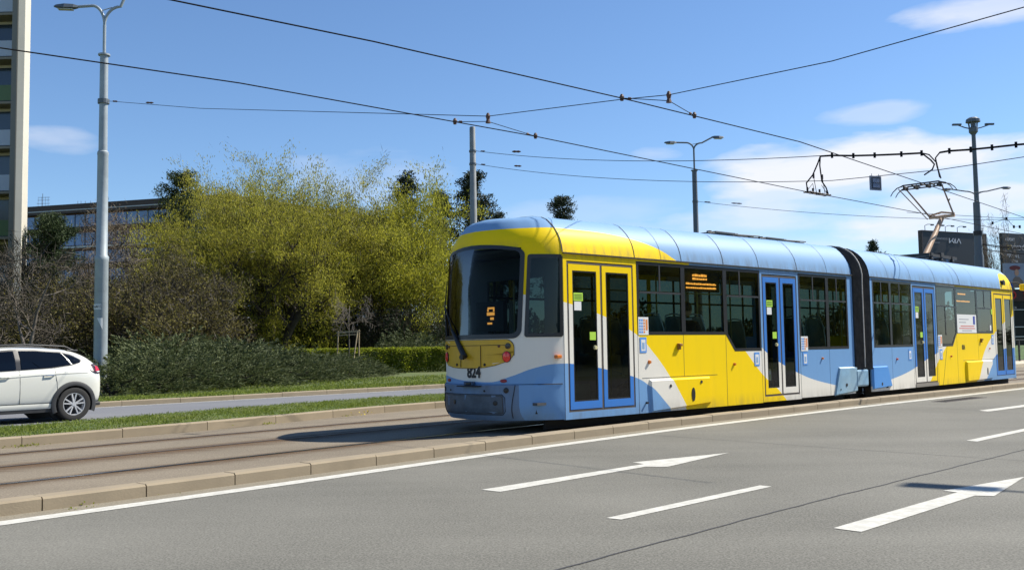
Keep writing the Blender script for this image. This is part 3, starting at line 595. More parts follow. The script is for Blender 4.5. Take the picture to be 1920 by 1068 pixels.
# windows: black surround, glass, divider bars and sliding upper lights
def window(sec, poly, slide=None, name='side_window', border=.055, extra=None):
    m_ = MB(); n = len(poly); cx = sum(p[0] for p in poly)/n; cz = sum(p[1] for p in poly)/n; inn = []
    for i in range(n):
        a, b, c = poly[i-1], poly[i], poly[(i+1) % n]
        def nrm(p, q):
            dx, dz = q[0]-p[0], q[1]-p[1]; l = math.hypot(dx, dz); return (-dz/l, dx/l)
        n1, n2 = nrm(a, b), nrm(b, c); k = 1+n1[0]*n2[0]+n1[1]*n2[1]; inn.append((b[0]+(n1[0]+n2[0])/k*border, b[1]+(n1[1]+n2[1])/k*border))
    v = [(x, -.003, z) for x, z in poly]+[(x, -.003, z) for x, z in inn]+[(x, .03, z) for x, z in inn]
    m_.add(v, [(i, (i+1) % n, n+(i+1) % n, n+i) for i in range(n)]+[(n+i, n+(i+1) % n, 2*n+(i+1) % n, 2*n+i) for i in range(n)])
    g = MB(); g.add([(x, .004, z) for x, z in inn], [tuple(range(n))])
    o = g.build(name, GLS, tram); f = m_.build('window_frame', FRM, o)
    if slide:
        x0, x1, zb, xm = slide; s = MB(); s.box(x0, x1, -.004, .006, zb-.016, zb+.016); s.box(xm-.018, xm+.018, -.004, .006, zb, poly[2][1]-border+.01); s.build('sliding_light_bar', mat('bar_grey', (.035, .035, .038), .4), o)
    if sec == 'B': inB(o)
    return o
WT = 2.74
window('A', rect(1.755, 3.0, 1.50, WT), (1.82, 2.93, 2.22, 2.36)); wled = window('A', rect(3.0, 4.25, 1.50, WT)); window('A', [(4.52, 1.19), (5.40, 1.19), (5.40, WT), (4.25, WT), (4.25, 1.50)], (4.31, 5.34, 2.22, 4.72))
window('A', rect(6.77, 7.88, 1.19, WT), (6.83, 7.82, 2.20, 7.32)); window('A', rect(7.88, 8.72, 1.19, WT), (7.94, 8.66, 2.20, 8.27))
window('B', rect(.44, 1.38, 1.20, WT), (.5, 1.32, 2.21, .9)); window('B', rect(1.38, 2.60, 1.20, WT), (1.44, 2.54, 2.21, 1.9)); window('B', [(4.10, 1.19), (5.12, 1.19), (5.42, 1.52), (5.42, WT), (4.10, WT)], (4.16, 5.36, 2.21, 4.7))
wl2 = window('B', rect(5.42, 6.95, 1.52, WT)); window('B', rect(6.95, 8.17, 1.52, WT), (7.01, 8.11, 2.21, 7.55))
for sec, x0, x1 in (('A', 0.1, A_END-.1), ('B', BS+.1, 9.8)):
    m_ = MB(); m_.add([(x0, W-.012, 1.5), (x1, W-.012, 1.5), (x1, W-.012, 2.7), (x0, W-.012, 2.7)], [(0, 1, 2, 3)]); o = m_.build('far_side_glass', GLF, tram)
    f = MB()
    for x in np.arange(x0+.6, x1-.3, 1.28): f.box(x, x+.05, W-.05, W-.03, 1.5, 2.7); 
    f.box(x0, x1, W-.05, W-.031, 2.2, 2.24); f.build('glazing_bar', FRM, o)
    if sec == 'B': inB(o)
# doors
def door(sec, x0, x1, mt, z0=DZ0, z1=DZ1, stick=True):
    m_ = MB(); f = .035
    for a, b, c, d in ((x0, x0+f, z0, z1), (x1-f, x1, z0, z1), (x0+f, x1-f, z1-f, z1), (x0+f, x1-f, z0, z0+f), ((x0+x1)/2-.022, (x0+x1)/2+.022, z0+f, z1-f)): m_.box(a, b, .006, .05, c, d)
    root = m_.build('door', GREYR, tram)
    for k in (0, 1):
        a = x0+f+.004 if k == 0 else (x0+x1)/2+.026; b = (x0+x1)/2-.026 if k == 0 else x1-f-.004; bw = .085; zb = z0+f+.004; zt = z1-f-.004
        l = MB(); bl = .12
        for p in ((a, a+bw, zb, zt), (b-bw, b, zb, zt), (a+bw, b-bw, zt-.10, zt), (a+bw, b-bw, zb, zb+bl)): l.box(p[0], p[1], .0, .03, p[2], p[3])
        l.build('door_leaf', mt, root)
        s = MB(); e = .022
        for p in ((a+bw, a+bw+e, zb+bl, zt-.1), (b-bw-e, b-bw, zb+bl, zt-.1), (a+bw+e, b-bw-e, zt-.1-e, zt-.1), (a+bw+e, b-bw-e, zb+bl, zb+bl+e)): s.box(p[0], p[1], .004, .02, p[2], p[3])
        s.build('glass_seal', BLK, root)
        g = MB(); g.add([(a+bw+e, .012, zb+bl+e), (b-bw-e, .012, zb+bl+e), (b-bw-e, .012, zt-.1-e), (a+bw+e, .012, zt-.1-e)], [(0, 1, 2, 3)]); g.build('door_glass', GLD, root)
        if k == 0 and stick:
            s = MB(); s.box(a+bw+.03, a+bw+.24, .006, .010, 2.04, 2.17); st = s.build('lime_notice', LIME, root); s = MB(); s.box(a+bw+.04, a+bw+.20, .004, .010, 1.89, 2.03); s.build('paper_notice', WH, root)
            s = MB()
            for z in (2.07, 2.10, 2.13): s.box(a+bw+.05, a+bw+.22, .004, .0055, z, z+.012)
            s.build('notice_print', mat('green_print', (.08, .16, .02), .6), root)
            s = MB(); s.box(b-bw-.17, b-bw-.03, .006, .010, 1.42, 1.55); s.build('lime_notice', LIME, root)
            s = MB(); s.tube([(b-bw-.05, .012, 1.30), (b-bw-.05, -.02, 1.30)], [.035, .03], 14); s.build('door_button', mat('button_cream', (.6, .55, .3), .4), root)
    # handrails seen behind the glass
    s = MB()
    for x in (x0+.34, x0+.9): s.tube([(x, .16, .75), (x+.02, .16, 1.25)], .014, 6)
    s.tube([(x1-.35, .5, .35), (x1-.35, .5, 2.6)], .018, 6); s.build('handrail', METAL, root)
    if sec == 'B': inB(root)
    return root
d1 = door('A', .085, 1.665, doorA); d1['label'] = 'double door with yellow, white and blue leaves'
d2 = door('A', 5.465, 6.705, doorA); d2['label'] = 'double door with blue and white leaves nearest the bellows'
door('B', 2.665, 4.035, doorB); d4 = door('B', 8.32, 9.86, doorB, stick=False)
m_ = MB(); m_.box(2.66, 4.04, -.012, .0, .222, .30); inB(m_.build('door_step_plate', mat('step_grey', (.22, .20, .17), .7), tram))
# panel gaps on the side skin
m_ = MB(); g = lambda x0, x1, z0, z1: m_.box(x0, x1, -.0015, .002, z0, z1)
g(1.752, 1.757, .19, 1.5); g(2.98, 2.988, .77, 1.5); g(4.24, 4.248, .19, 1.5); g(1.84, 3.95, .768, .776); g(5.395, 5.402, .2, 2.74); g(6.768, 6.775, .2, 2.74); g(7.90, 7.905, .22, 1.19); g(0, .006, .19, 2.74)
m_.build('panel_gap', SEAM, tram)
m_ = MB(); g(1.37, 1.375, .22, 1.2); g(5.41, 5.416, .22, 1.52); g(6.95, 6.955, .8, 1.52); g(2.595, 2.6, .22, 2.74); g(4.10, 4.106, .22, 2.74); g(5.8, 8.2, .80, .808); m_.prism([(4.36, .22), (4.375, .22), (4.73, 1.19), (4.715, 1.19)], -.0015, .002); inB(m_.build('panel_gap', SEAM, tram))
# bogie covers bulging from the skirt
def bulge(sec, poly, th, mt, nm='bogie_cover'):
    m_ = MB(); n = len(poly); cx = sum(p[0] for p in poly)/n; cz = sum(p[1] for p in poly)/n; inn = [(cx+(x-cx)*.965, cz+(z-cz)*.90) for x, z in poly]
    m_.add([(x, 0, z) for x, z in poly]+[(x, -th, z) for x, z in inn], [(i, (i+1) % n, n+(i+1) % n, n+i) for i in range(n)]+[tuple(range(n, 2*n))])
    m_.f = m_.f; o = m_.build(nm, mt, tram, smooth=False); return inB(o) if sec == 'B' else o
bc = bulge('A', [(2.05, .19), (3.72, .27), (3.70, .745), (2.02, .745)], .035, paintA)
bulge('B', [(5.95, .24), (7.9, .26), (7.9, .78), (5.95, .78)], .05, paintB)
LB = mat('cover_pale_blue', (.22, .38, .52), .5, noise=.25, nscale=3, two=(.30, .42, .48)); CB = mat('cover_blue', (.07, .27, .66), .35)
b1 = bulge('A', [(8.05, .20), (8.98, .26), (8.98, .80), (8.25, .80)], .035, LB, 'joint_cover')
b2 = bulge('B', [(BS+.02, .27), (1.25, .30), (1.05, .78), (BS+.02, .78)], .04, CB, 'joint_cover'); b2['label'] = 'saturated blue cover ahead of the joint'; b1['label'] = 'weathered pale blue cover behind the joint'
m_ = MB(); m_.box(8.93, 9.46, -.045, .03, .36, .73); m_.build('joint_box', LB, tram, bevel=.04)
for sec, pts in (('A', [(2.55, .62, .028), (3.42, .66, .028), (8.5, .42, .035), (8.25, .33, .015), (1.93, .36, .018)]), ('B', [(.7, .38, .035), (6.4, .62, .022), (7.6, .62, .022), (1.0, .3, .02)])):
    m_ = MB()
    for x, z, r in pts: m_.disc((x, -.044, z), (0, 1, 0), r, .07, 14)
    o = m_.build('cover_lock', SEAM, tram); inB(o) if sec == 'B' else None
m_ = MB(); m_.prism([(3.18+.05*math.cos(t), .45+.12*math.sin(t)) for t in np.linspace(0, 2*math.pi, 20, endpoint=False)], -.042, -.03); m_.build('cover_handhole', BLK, tram)
m_ = MB(); m_.prism([(7.45+.04*math.cos(t), .48+.10*math.sin(t)) for t in np.linspace(0, 2*math.pi, 20, endpoint=False)], -.056, -.04); inB(m_.build('cover_handhole', BLK, tram))
# amber side lamps, fuel-cap style hooks
for sec, x, z, r in (('A', 2.03, 1.04, .035), ('A', 4.48, .95, .03), ('A', 7.6, 1.0, .026), ('B', 1.62, .92, .028), ('B', 4.95, .93, .026), ('B', 7.8, 1.10, .024)):
    m_ = MB(); m_.tube([(x, .0, z), (x, -.035, z)], [r, r*.7], 14); o = m_.build('side_reflector', AMB if z > .93 else mat('reflector_red', (.55, .06, .03), .3), tram, smooth=True); inB(o) if sec == 'B' else None
for sec, x, z in (('A', 2.83, 1.30), ('B', 7.15, 1.33)):
    m_ = MB(); m_.box(x-.035, x+.035, -.04, .0, z-.06, z+.05); m_.box(x-.02, x+.06, -.06, -.02, z+.0, z+.045); o = m_.build('door_release', mat('release_brown', (.28, .12, .01), .5), tram, bevel=.008); inB(o) if sec == 'B' else None
# stickers beside each door
def stick(sec, x, z, kind):
    m_ = MB()
    if kind == 'chart':
        m_.box(x, x+.26, -.006, -.003, z, z+.30, 0)
        for i in range(3):
            for k in range(5): m_.box(x+.02+i*.055, x+.06+i*.055, -.0075, -.0062, z+.03+k*.05, z+.065+k*.05, (1, 1, 2)[i])
        m_.box(x+.19, x+.24, -.0075, -.0062, z+.08, z+.26, 2); ms = [WH, STBLU, STORG]; nm = 'route_chart'
    else:
        m_.box(x, x+.17, -.006, -.003, z, z+.26, 0); m_.box(x+.03, x+.14, -.0075, -.0062, z+.03, z+.22, 1); m_.box(x+.055, x+.115, -.009, -.0076, z+.06, z+.17, 2); ms = [STBLU, WH, mat('phone_grey', (.25, .4, .6), .5)]; nm = 'phone_sticker'
    o = m_.build(nm, ms, tram); return inB(o) if sec == 'B' else o
stick('A', 1.77, 1.50, 'chart'); stick('A', 1.80, 1.20, 'phone'); stick('A', 5.14, .90, 'phone'); stick('A', 6.80, 1.16, 'chart'); stick('A', 6.86, .88, 'phone'); stick('B', 4.14, 1.18, 'chart'); stick('B', 4.22, .86, 'phone'); stick('B', 2.3, .88, 'phone'); stick('B', 8.0, 1.22, 'phone')
m_ = MB(); m_.box(5.47, 6.86, -.008, -.004, 1.53, 2.02, 0); m_.box(6.62, 6.76, -.010, -.0082, 1.76, 1.98, 1)
for z, a, b, c in ((1.88, 5.6, 6.3, 2), (1.80, 5.6, 6.1, 2), (1.70, 5.7, 6.7, 3), (1.64, 5.6, 6.75, 3), (1.58, 5.8, 6.5, 2)): m_.box(a, b, -.0095, -.0082, z, z+.022, c)
bp_ = inB(m_.build('info_board', [WH, mat('board_navy', (.03, .05, .35), .5), mat('print_grey', (.35, .35, .38), .6), mat('print_red', (.6, .08, .06), .6)], tram)); bp_['label'] = 'white notice board with a small blue square'
n8 = text('fleet_number', '824', .17, TXD, tram, FB @ Vector((5.85, -.004, 1.15)), (R(90), 0, YA-YB), .8, bold=.003)
m_ = MB(); m_.box(7.9, 8.02, -.007, -.004, 1.6, 1.75, 0); m_.box(8.05, 8.14, -.007, -.004, 2.05, 2.2, 1); inB(m_.build('window_notice', [WH, LIME], tram))
# LED destination displays (inside the glass)
def led(name, parent, x0, x1, z0, z1, lines, sec, y=.05):
    m_ = MB(); m_.box(x0, x1, y, y+.08, z0, z1); o = m_.build(name, mat('display_case', (.01, .012, .013), .5), parent)
    L = MB()
    for (a, b, z, h) in lines:
        x = a
        while x < b:
            wd = random.uniform(.02, .075); L.box(x, min(b, x+wd), y-.004, y-.001, z, z+h*random.uniform(.7, 1)); x += wd+.012
    L.build('led_text', LED, o); return o
led('destination_display', wled, 3.08, 4.16, 2.28, 2.66, [(3.35, 3.78, 2.55, .045), (3.35, 3.78, 2.49, .04), (3.16, 4.05, 2.40, .035), (3.16, 4.05, 2.33, .035)], 'A')
led('destination_display', wl2, 5.55, 6.8, 2.28, 2.66, [(5.75, 6.3, 2.55, .04), (5.65, 6.6, 2.36, .035)], 'B')
m_ = MB(); m_.box(-.70, -.62, .62, 1.28, 1.58, 2.05); o = m_.build('rear_display', mat('display_case', (.01, .012, .013), .5), tram)
L = MB()
for z0, z1, y0, y1 in ((1.93, 1.96, .80, .96), (1.83, 1.88, .80, .98), (1.89, 1.93, .80, .83), (1.89, 1.93, .94, .97), (1.76, 1.80, .82, .90), (1.69, 1.72, .86, .97)): L.box(-.707, -.702, y0+.03, y1+.03, z0, z1)
L.build('led_text', LED, o)
# bellows
m_ = MB(); nring = 23; Pm = []
for i in range(nring):
    t = i/(nring-1); off = (.045 if i % 2 else -.035)
    ring = [(0+off, .72), (0+off, 1.6)]+[(y+off*(1-min(y, W-y)/WC), z-off*.8*min(y, W-y)/WC) if False else (y+(off if y < WC else -off)*(1 if z < 3.35 else .3), z-(0.02+abs(off)*.6 if off > 0 else 0)) for y, z in PROF]+[(W-off, 1.6), (W-off, .72)]
    a = [Vector((A_END, y, z)) for y, z in ring]; b = [FB @ Vector((BS, y, z)) for y, z in ring]; Pm.append([p.lerp(q, t) for p, q in zip(a, b)])
m_.grid([[tuple(q) for q in r] for r in Pm]); m_.build('bellows', mat('bellows_rubber', (.05, .045, .042), .75, noise=.5, nscale=5), tram)
m_ = MB(); pts = []
for y, z in [(0-.035, .78), (-.035, 1.6), (-.035, 2.6)]+[(yy-.04*(1 if yy < .3 else .2), zz+.01) for yy, zz in PROF[:10]]:
    a = Vector((A_END, y, z)); b = FB @ Vector((BS, y, z)); pts.append(a.lerp(b, .52))
m_.tube(pts, .016, 6); m_.build('bellows_piping', mat('piping_grey', (.42, .40, .37), .6), tram)
# underframe plus a dark sheet added as the skirt gap's shadow, bogies with wheels
for sec, x0, x1 in (('A', -.45, A_END), ('B', BS, 10.2)):
    m_ = MB(); m_.box(x0, x1, .18, W-.18, .30, .42); m_.box(x0+.3, x1, .30, .34, .04, .30); o = m_.build('underframe_and_gap_shade', UND, tram); inB(o) if sec == 'B' else None
for sec, xc in (('A', 2.9), ('A', 8.9), ('B', 6.9)):
    m_ = MB(); m_.box(xc-1.1, xc+1.1, .42, .56, .14, .36); m_.box(xc-1.1, xc+1.1, W-.56, W-.42, .14, .36); m_.box(xc-.3, xc+.3, .5, W-.5, .2, .38); o = m_.build('bogie', UND, tram)
    for dx in (-.85, .85):
        for y in (.46, W-.52):
            k = MB(); k.tube([(xc+dx, y, .30), (xc+dx, y+.10, .30)], .30, 24); k.build('wheel', mat('wheel_steel', (.08, .07, .065), .5, metal=.6), o)
    if sec == 'B': inB(o)
# interior: floor, ceiling, driver's partition, seats, poles
for sec, x0, x1 in (('A', -.5, A_END), ('B', BS, 10.2)):
    m_ = MB(); m_.box(x0, x1, .10, W-.10, .43, .47, 0); m_.box(x0+.1, x1, .25, W-.25, 2.86, 2.9, 1)
    if sec == 'A': m_.box(.06, .10, .15, W-.7, .5, 1.45, 1)
    o = m_.build('cabin_floor_and_ceiling', [FLOORM, INT], tram); inB(o) if sec == 'B' else None
m_ = MB(); m_.box(-.72, -.1, .45, W-.45, .6, 1.50); m_.build('rear_console', mat('console_blue', (.035, .06, .085), .6), tram, bevel=.05)
m_ = MB(); m_.box(.12, .16, .10, .55, .47, 2.8); m_.box(.12, .16, W-.55, W-.1, .47, 2.8); m_.box(.12, .16, .55, W-.55, 2.45, 2.8); m_.build('cab_partition', mat('partition_dark', (.05, .06, .065), .6), tram)
def seat():
    m_ = MB(); m_.box(-.02, .40, -.21, .21, .43, .47)
    bk = [(-.03, .45), (-.10, .80), (-.15, 1.05), (-.16, 1.12)]
    P = []
    for x, z in bk:
        hw_ = .21 if z < 1.0 else (.19 if z < 1.1 else .15); P.append([(x, -hw_, z), (x-.02, -hw_*.5, z), (x-.02, hw_*.5, z), (x, hw_, z)])
    m_.grid(P); m_.grid([[(x+.035, y, z) for x, y, z in r] for r in P])
    m_.tube([(-.05, -.22, .5), (-.12, -.22, .9), (-.165, -.17, 1.14), (-.17, 0, 1.17), (-.165, .17, 1.14), (-.12, .22, .9), (-.05, .22, .5)], .014, 6, 1)
    m_.tube([(.15, 0, .0), (.15, 0, .43)], .03, 8, 1)
    o = m_.build('seat', [SEATM, mat('seat_rim', (.62, .75, .75), .4)], tram); return o
s0 = seat(); first = True
for sec, x, y in [('A', 2.15, .38), ('A', 2.75, .38), ('A', 3.35, .38), ('A', 3.95, .38), ('A', 2.15, 2.1), ('A', 2.9, 2.1), ('A', 3.6, 2.1), ('A', 7.3, .38), ('A', 8.1, .38), ('A', 7.7, 2.1), ('B', .9, .38), ('B', 1.7, .38), ('B', 4.6, .38), ('B', 5.9, .38), ('B', 6.8, .38), ('B', 7.5, .38), ('B', 5.4, 2.1), ('B', 6.6, 2.1)]:
    s = s0 if first else s0.copy()
    if not first: C.objects.link(s); s.parent = tram
    first = False; v = Vector((x, y, .72)); s.location = v if sec == 'A' else FB @ v; s.rotation_euler = (0, 0, 0 if sec == 'A' else YA-YB)
for sec, xs in (('A', (.55, 1.9, 4.4, 5.3, 6.9)), ('B', (2.5, 4.3, 6.2))):
    m_ = MB()
    for x in xs: m_.tube([(x, .75, .47), (x, .75, 2.86)], .017, 6); m_.tube([(x, 1.75, .47), (x, 1.75, 2.86)], .017, 6)
    m_.tube([(xs[0], .75, 2.3), (xs[-1], .75, 2.3)], .015, 6); o = m_.build('grab_rail', POLEM, tram); inB(o) if sec == 'B' else None
m_ = MB(); m_.box(.35, .85, .25, .5, .47, .72); m_.build('sand_box', mat('cream_box', (.5, .55, .3), .6), tram, bevel=.02)
# roof gear
m_ = MB()
for a, b in ((5.0, 6.7), (6.8, 8.5)):
    m_.box(a, b, .85, 1.75, 3.525, 3.550); m_.box(a+.15, b-.9, .8, 1.8, 3.550, 3.575); m_.tube([(a-.1, .82, 3.53), (b, .82, 3.57)], .014, 6); m_.box(b-.7, b-.1, .9, 1.6, 3.550, 3.575)
    for x in np.arange(a, b, .45): m_.box(x, x+.06, .84, .92, 3.480, 3.580)
m_.build('roof_rack', mat('roof_gear', (.09, .085, .08), .7), tram)
m_ = MB()
for a, b in ((2.2, 3.6), (3.8, 4.9)):
    m_.box(a, b, .85, 1.7, 3.525, 3.550); m_.box(a+.2, b-.2, .9, 1.6, 3.550, 3.570)
    for x in np.arange(a, b, .4): m_.box(x, x+.06, .86, .94, 3.46, 3.56)
inB(m_.build('roof_rack', mat('roof_gear', (.09, .085, .08), .7), tram))
# pantograph
COP = mat('pantograph_copper', (.52, .33, .20), .5, noise=.2, nscale=6); DRK = mat('pan_dark', (.03, .026, .024), .6)
pb = MB(); pb.box(5.7, 7.7, .72, .80, 3.62, 3.70); pb.box(5.7, 7.7, 1.70, 1.78, 3.62, 3.70); pb.box(5.8, 5.95, .7, 1.8, 3.64, 3.72); pb.box(6.5, 6.7, .7, 1.8, 3.64, 3.76); pb.box(7.3, 7.4, .7, 1.8, 3.62, 3.70)
for x in (5.9, 6.6, 7.4):
    for y in (.76, 1.74): pb.tube([(x, y, 3.45), (x, y, 3.53), (x, y, 3.56), (x, y, 3.62)], [.07, .05, .065, .04], 10)
pan = pb.build('pantograph', DRK, tram); inB(pan); pan['label'] = 'raised single-arm pantograph with coppery arms'
K = Vector((8.15, WC, 4.92)); Ft = Vector((6.75, WC, 3.72)); H = Vector((6.85, WC, 5.78))
m_ = MB(); m_.tube([Ft, K], [.085, .065], 12); m_.tube([Ft+Vector((.35, .10, -.05)), K+Vector((.08, .08, -.12))], .022, 8); m_.tube([K+Vector((0, -.36, .04)), K+Vector((0, .36, .04))], .045, 10); m_.tube([K+Vector((0, -.36, .10)), K+Vector((-.02, 0, .17)), K+Vector((0, .36, .10))], .028, 8); m_.tube([Ft+Vector((-.12, .2, 0)), Ft+Vector((-.12, -.2, 0))], .05, 8); m_.build('lower_arm', COP, pan, smooth=True)
m_ = MB()
for sy in (-1, 1): m_.tube([K+Vector((0, sy*.34, .05)), H+Vector((.06, sy*.50, -.09))], [.026, .02], 8)
m_.tube([K+Vector((-.05, .40, .0)), H+Vector((-.25, .60, -.10))], .014, 6); m_.tube([K.lerp(H, .45)+Vector((0, -.42, .02)), K.lerp(H, .45)+Vector((0, -.46, .07))], .02, 6)
m_.build('upper_arm', mat('arm_brown', (.20, .12, .075), .5), pan, smooth=True)
m_ = MB()
for dx in (-.17, .17):
    m_.tube([H+Vector((dx, -.56, -.03)), H+Vector((dx, -.50, .0)), H+Vector((dx, .50, .0)), H+Vector((dx, .56, -.03))], .022, 6)
    for sy in (-1, 1): m_.tube([H+Vector((dx, sy*.54, -.02)), H+Vector((dx, sy*.68, -.06)), H+Vector((dx, sy*.80, -.16)), H+Vector((dx, sy*.87, -.27))], [.018, .016, .013, .011], 6)
for y in (-.5, -.25, 0, .25, .5): m_.tube([H+Vector((-.2, y, -.02)), H+Vector((.2, y, -.02))], .014, 6)
m_.tube([H+Vector((0, -.55, -.10)), H+Vector((0, .62, -.10))], .02, 6)
for y in (-.45, -.15, .2, .5): m_.box(H.x-.12, H.x+.12, WC+y-.03, WC+y+.03, H.z-.12, H.z-.03)
for y in (-.35, .05, .4): m_.tube([H+Vector((0, y, -.1)), H+Vector((.0, y+.15, 0))], .013, 5)
m_.build('collector_head', DRK, pan, smooth=True)
# passenger on a seat behind the second window, back to the camera side
def person_seated(loc, rz):
    root = thing('person', 'dark haired passenger with white collar seated inside the tram', 'person', loc, rz)
    me = bpy.data.meshes.new('body'); V = [(0, 0, .50), (0, 0, .72), (0, 0, .95), (0, 0, 1.06), (0, 0, 1.14), (0, -.20, .98), (0, .20, .98), (.06, -.25, .74), (.06, .25, .74), (.26, -.20, .62), (.26, .20, .62), (.02, -.10, .47), (.02, .10, .47), (.42, -.11, .49), (.42, .11, .49), (.44, -.11, .08), (.44, .11, .08), (.58, -.12, .04), (.58, .12, .04)]
    E_ = [(0, 1), (1, 2), (2, 3), (3, 4), (2, 5), (2, 6), (5, 7), (6, 8), (7, 9), (8, 10), (0, 11), (0, 12), (11, 13), (12, 14), (13, 15), (14, 16), (15, 17), (16, 18)]
    me.from_pydata(V, E_, []); o = bpy.data.objects.new('body', me); C.objects.link(o); o.parent = root
    sk = o.modifiers.new('skin', 'SKIN'); rad = [.17, .16, .17, .07, .055, .075, .075, .052, .052, .035, .035, .10, .10, .075, .075, .05, .05, .035, .035]
    for v, r_ in zip(me.skin_vertices[0].data, rad): v.radius = (r_, r_*1.15)
    me.skin_vertices[0].data[0].use_root = True
    sb = o.modifiers.new('sub', 'SUBSURF'); sb.levels = 2; sb.render_levels = 2; me.materials.append(mat('dark_jacket', (.03, .033, .04), .8))
    h = MB(); P = []
    for i in range(13):
        t = math.pi*i/12; P.append([(.01+.098*math.sin(t)*math.cos(a)*(1.05 if math.cos(a) > 0 else 1), .078*math.sin(t)*math.sin(a), 1.27+.125*math.cos(t)) for a in np.linspace(0, 2*math.pi, 21)])
    h.grid(P); h.tube([(.10, 0, 1.27), (.125, 0, 1.245), (.10, 0, 1.235)], [.012, .018, .01], 8)
    for y in (-.08, .08): h.disc((.0, y, 1.26), (0, 1 if y > 0 else -1, 0), .028, .012, 10)
    for y in (-.03, .03): h.disc((.088, y, 1.285), (1, 0, 0), .010, .012, 8, 1)
    h.tube([(.098, -.025, 1.205), (.104, 0, 1.203), (.098, .025, 1.205)], .006, 6, 2)
    h.build('head', [mat('skin', (.50, .30, .21), .6), mat('eye_dark', (.02, .015, .01), .3), mat('lips', (.40, .15, .12), .5)], root, smooth='all')
    q = MB(); P = []
    for i in range(9):
        t = math.pi*.62*i/8; P.append([(-.012+.118*math.sin(t)*math.cos(a), .098*math.sin(t)*math.sin(a), 1.29+.135*math.cos(t)+(-.0)) for a in np.linspace(R(60), R(300), 17)])
    q.grid(P); q.build('hair', mat('dark_hair', (.015, .012, .010), .7), root, smooth='all')
    q = MB(); q.tube([(.07*math.cos(a), .075*math.sin(a), 1.09) for a in np.linspace(0, 2*math.pi, 14)], .022, 6, 0, False); q.build('collar', WH, root, smooth='all')
    return root
pv = tw('A', 3.62, .40, .70); person_seated(pv, math.pi/2-YA)

# ---------------------------------------------------------------- street poles and overhead line
GALV = mat('galvanised_pole', (.30, .34, .36), .5, metal=.15, noise=.12, nscale=4); DPOLE = mat('dark_pole', (.10, .12, .14), .5); WIRE = mat('wire', (.012, .012, .013), .9, spec=.1); BRONZE = mat('clamp_brown', (.10, .045, .03), .6)
def lathe_pole(mb, x, y, secs, n=20):       # secs: (z, r)
    mb.tube([(x, y, z) for z, r in secs], [r for z, r in secs], n)
def lamp_arms(root, base, top, L1, L2, rise, mt, ang, heads=True):
    bx_, by_, bz = base; d = Vector((math.cos(ang), math.sin(ang), 0))
    m_ = MB(); m_.tube([(bx_, by_, bz), (bx_, by_, top)], .05, 10); m_.build('mast', mt, root, smooth=True)
    for sgn, L, up in ((-1, L1, rise[0]), (1, L2, rise[1])):
        pts = [Vector((bx_, by_, top-.05))]
        for t in np.linspace(.1, 1, 9):
            pts.append(Vector((bx_, by_, top))+d*sgn*(L*.42*(1-math.cos(t*math.pi/2)))+Vector((0, 0, rise[2]*math.sin(t*math.pi/2))))
        e = Vector((bx_, by_, top))+d*sgn*L+Vector((0, 0, rise[2]+up)); pts.append(e)
        a = MB(); a.tube(pts, .045, 8); a.build('lamp_arm', mt, root, smooth=True)
        if heads:
            h = MB(); q = d*sgn; T = q.to_track_quat('X', 'Z').to_matrix().to_4x4(); T.translation = e
            P = []
            for x, wd, zt, zb in ((-.05, .05, .03, -.05), (.08, .11, .06, -.07), (.35, .15, .06, -.09), (.60, .10, .03, -.06), (.68, .03, 0, -.03)):
                P.append([tuple(T @ Vector(v)) for v in ((x, -wd, zb+.02), (x, -wd*.7, zt), (x, wd*.7, zt), (x, wd, zb+.02), (x, 0, zb), (x, -wd, zb+.02))])
            h.grid(P); h.add(P[0][:5], [(0, 1, 2, 3, 4)]); h.add(P[-1][:5], [(4, 3, 2, 1, 0)]); hd = h.build('lamp_head', DPOLE, root)
            g = MB(); g.box(.1, .55, -.10, .10, -.105, -.09, 0, T); g.build('lamp_lens', mat('lamp_lens', (.5, .52, .5), .3), hd)
    m_ = MB(); m_.tube([Vector((bx_, by_, top+rise[2]*.75))-d*L1*.12, Vector((bx_, by_, top+rise[2]*.95))+d*L2*.2], .015, 6); m_.build('arm_brace', mt, root)
pl = thing('street_lamp', 'tall stepped grey tram pole with twin lamps standing behind the white car', 'street lamp', (-12.78, 29.8, 0))
m_ = MB(); lathe_pole(m_, 0, 0, [(0, .24), (.12, .24), (.13, .205), (4.2, .20), (4.24, .212), (4.36, .212), (4.42, .170), (7.55, .160), (7.58, .170), (7.66, .165), (7.70, .132), (10.72, .122), (10.74, .18), (10.79, .18), (10.80, .05), (10.83, .02)]); m_.build('pole', GALV, pl, smooth=True)
lamp_arms(pl, (0, 0, 10.8), 11.72, .85, 1.15, (-.05, 1.7, .62), GALV, R(8))
m_ = MB()
for i in range(9):
    a0 = R(-150+i*9.5); a1 = R(-150+(i+1)*9.5); m_.add([(.207*math.cos(a0), .207*math.sin(a0), 2.72), (.207*math.cos(a1), .207*math.sin(a1), 2.72), (.207*math.cos(a1), .207*math.sin(a1), 2.88), (.207*math.cos(a0), .207*math.sin(a0), 2.88)], [(0, 1, 2, 3)])
for i in range(5):
    a0 = R(-97+i*9); a1 = R(-97+(i+1)*9); m_.add([(.207*math.cos(a0), .217*math.sin(a0), 2.44-.07*i), (.207*math.cos(a1), .217*math.sin(a1), 2.44-.07*(i+1)), (.207*math.cos(a1), .217*math.sin(a1), 2.45), (.207*math.cos(a0), .217*math.sin(a0), 2.45)], [(0, 1, 2, 3)])
m_.build('number_sticker', WH, pl)
text('pole_number', '164/15', .13, TXD, pl, (-.035, -.210, 2.80), (R(90), 0, R(-8)), .8)
m_ = MB(); m_.tube([(0, 0, 9.2), (0, 0, 9.34)], .175, 16); m_.build('wire_clamp', DPOLE, pl)
pp = thing('catenary_pole', 'plain round grey tram pole without lamps rising behind the rear of the tram', 'pole', (-1.64, 41.8, 0))
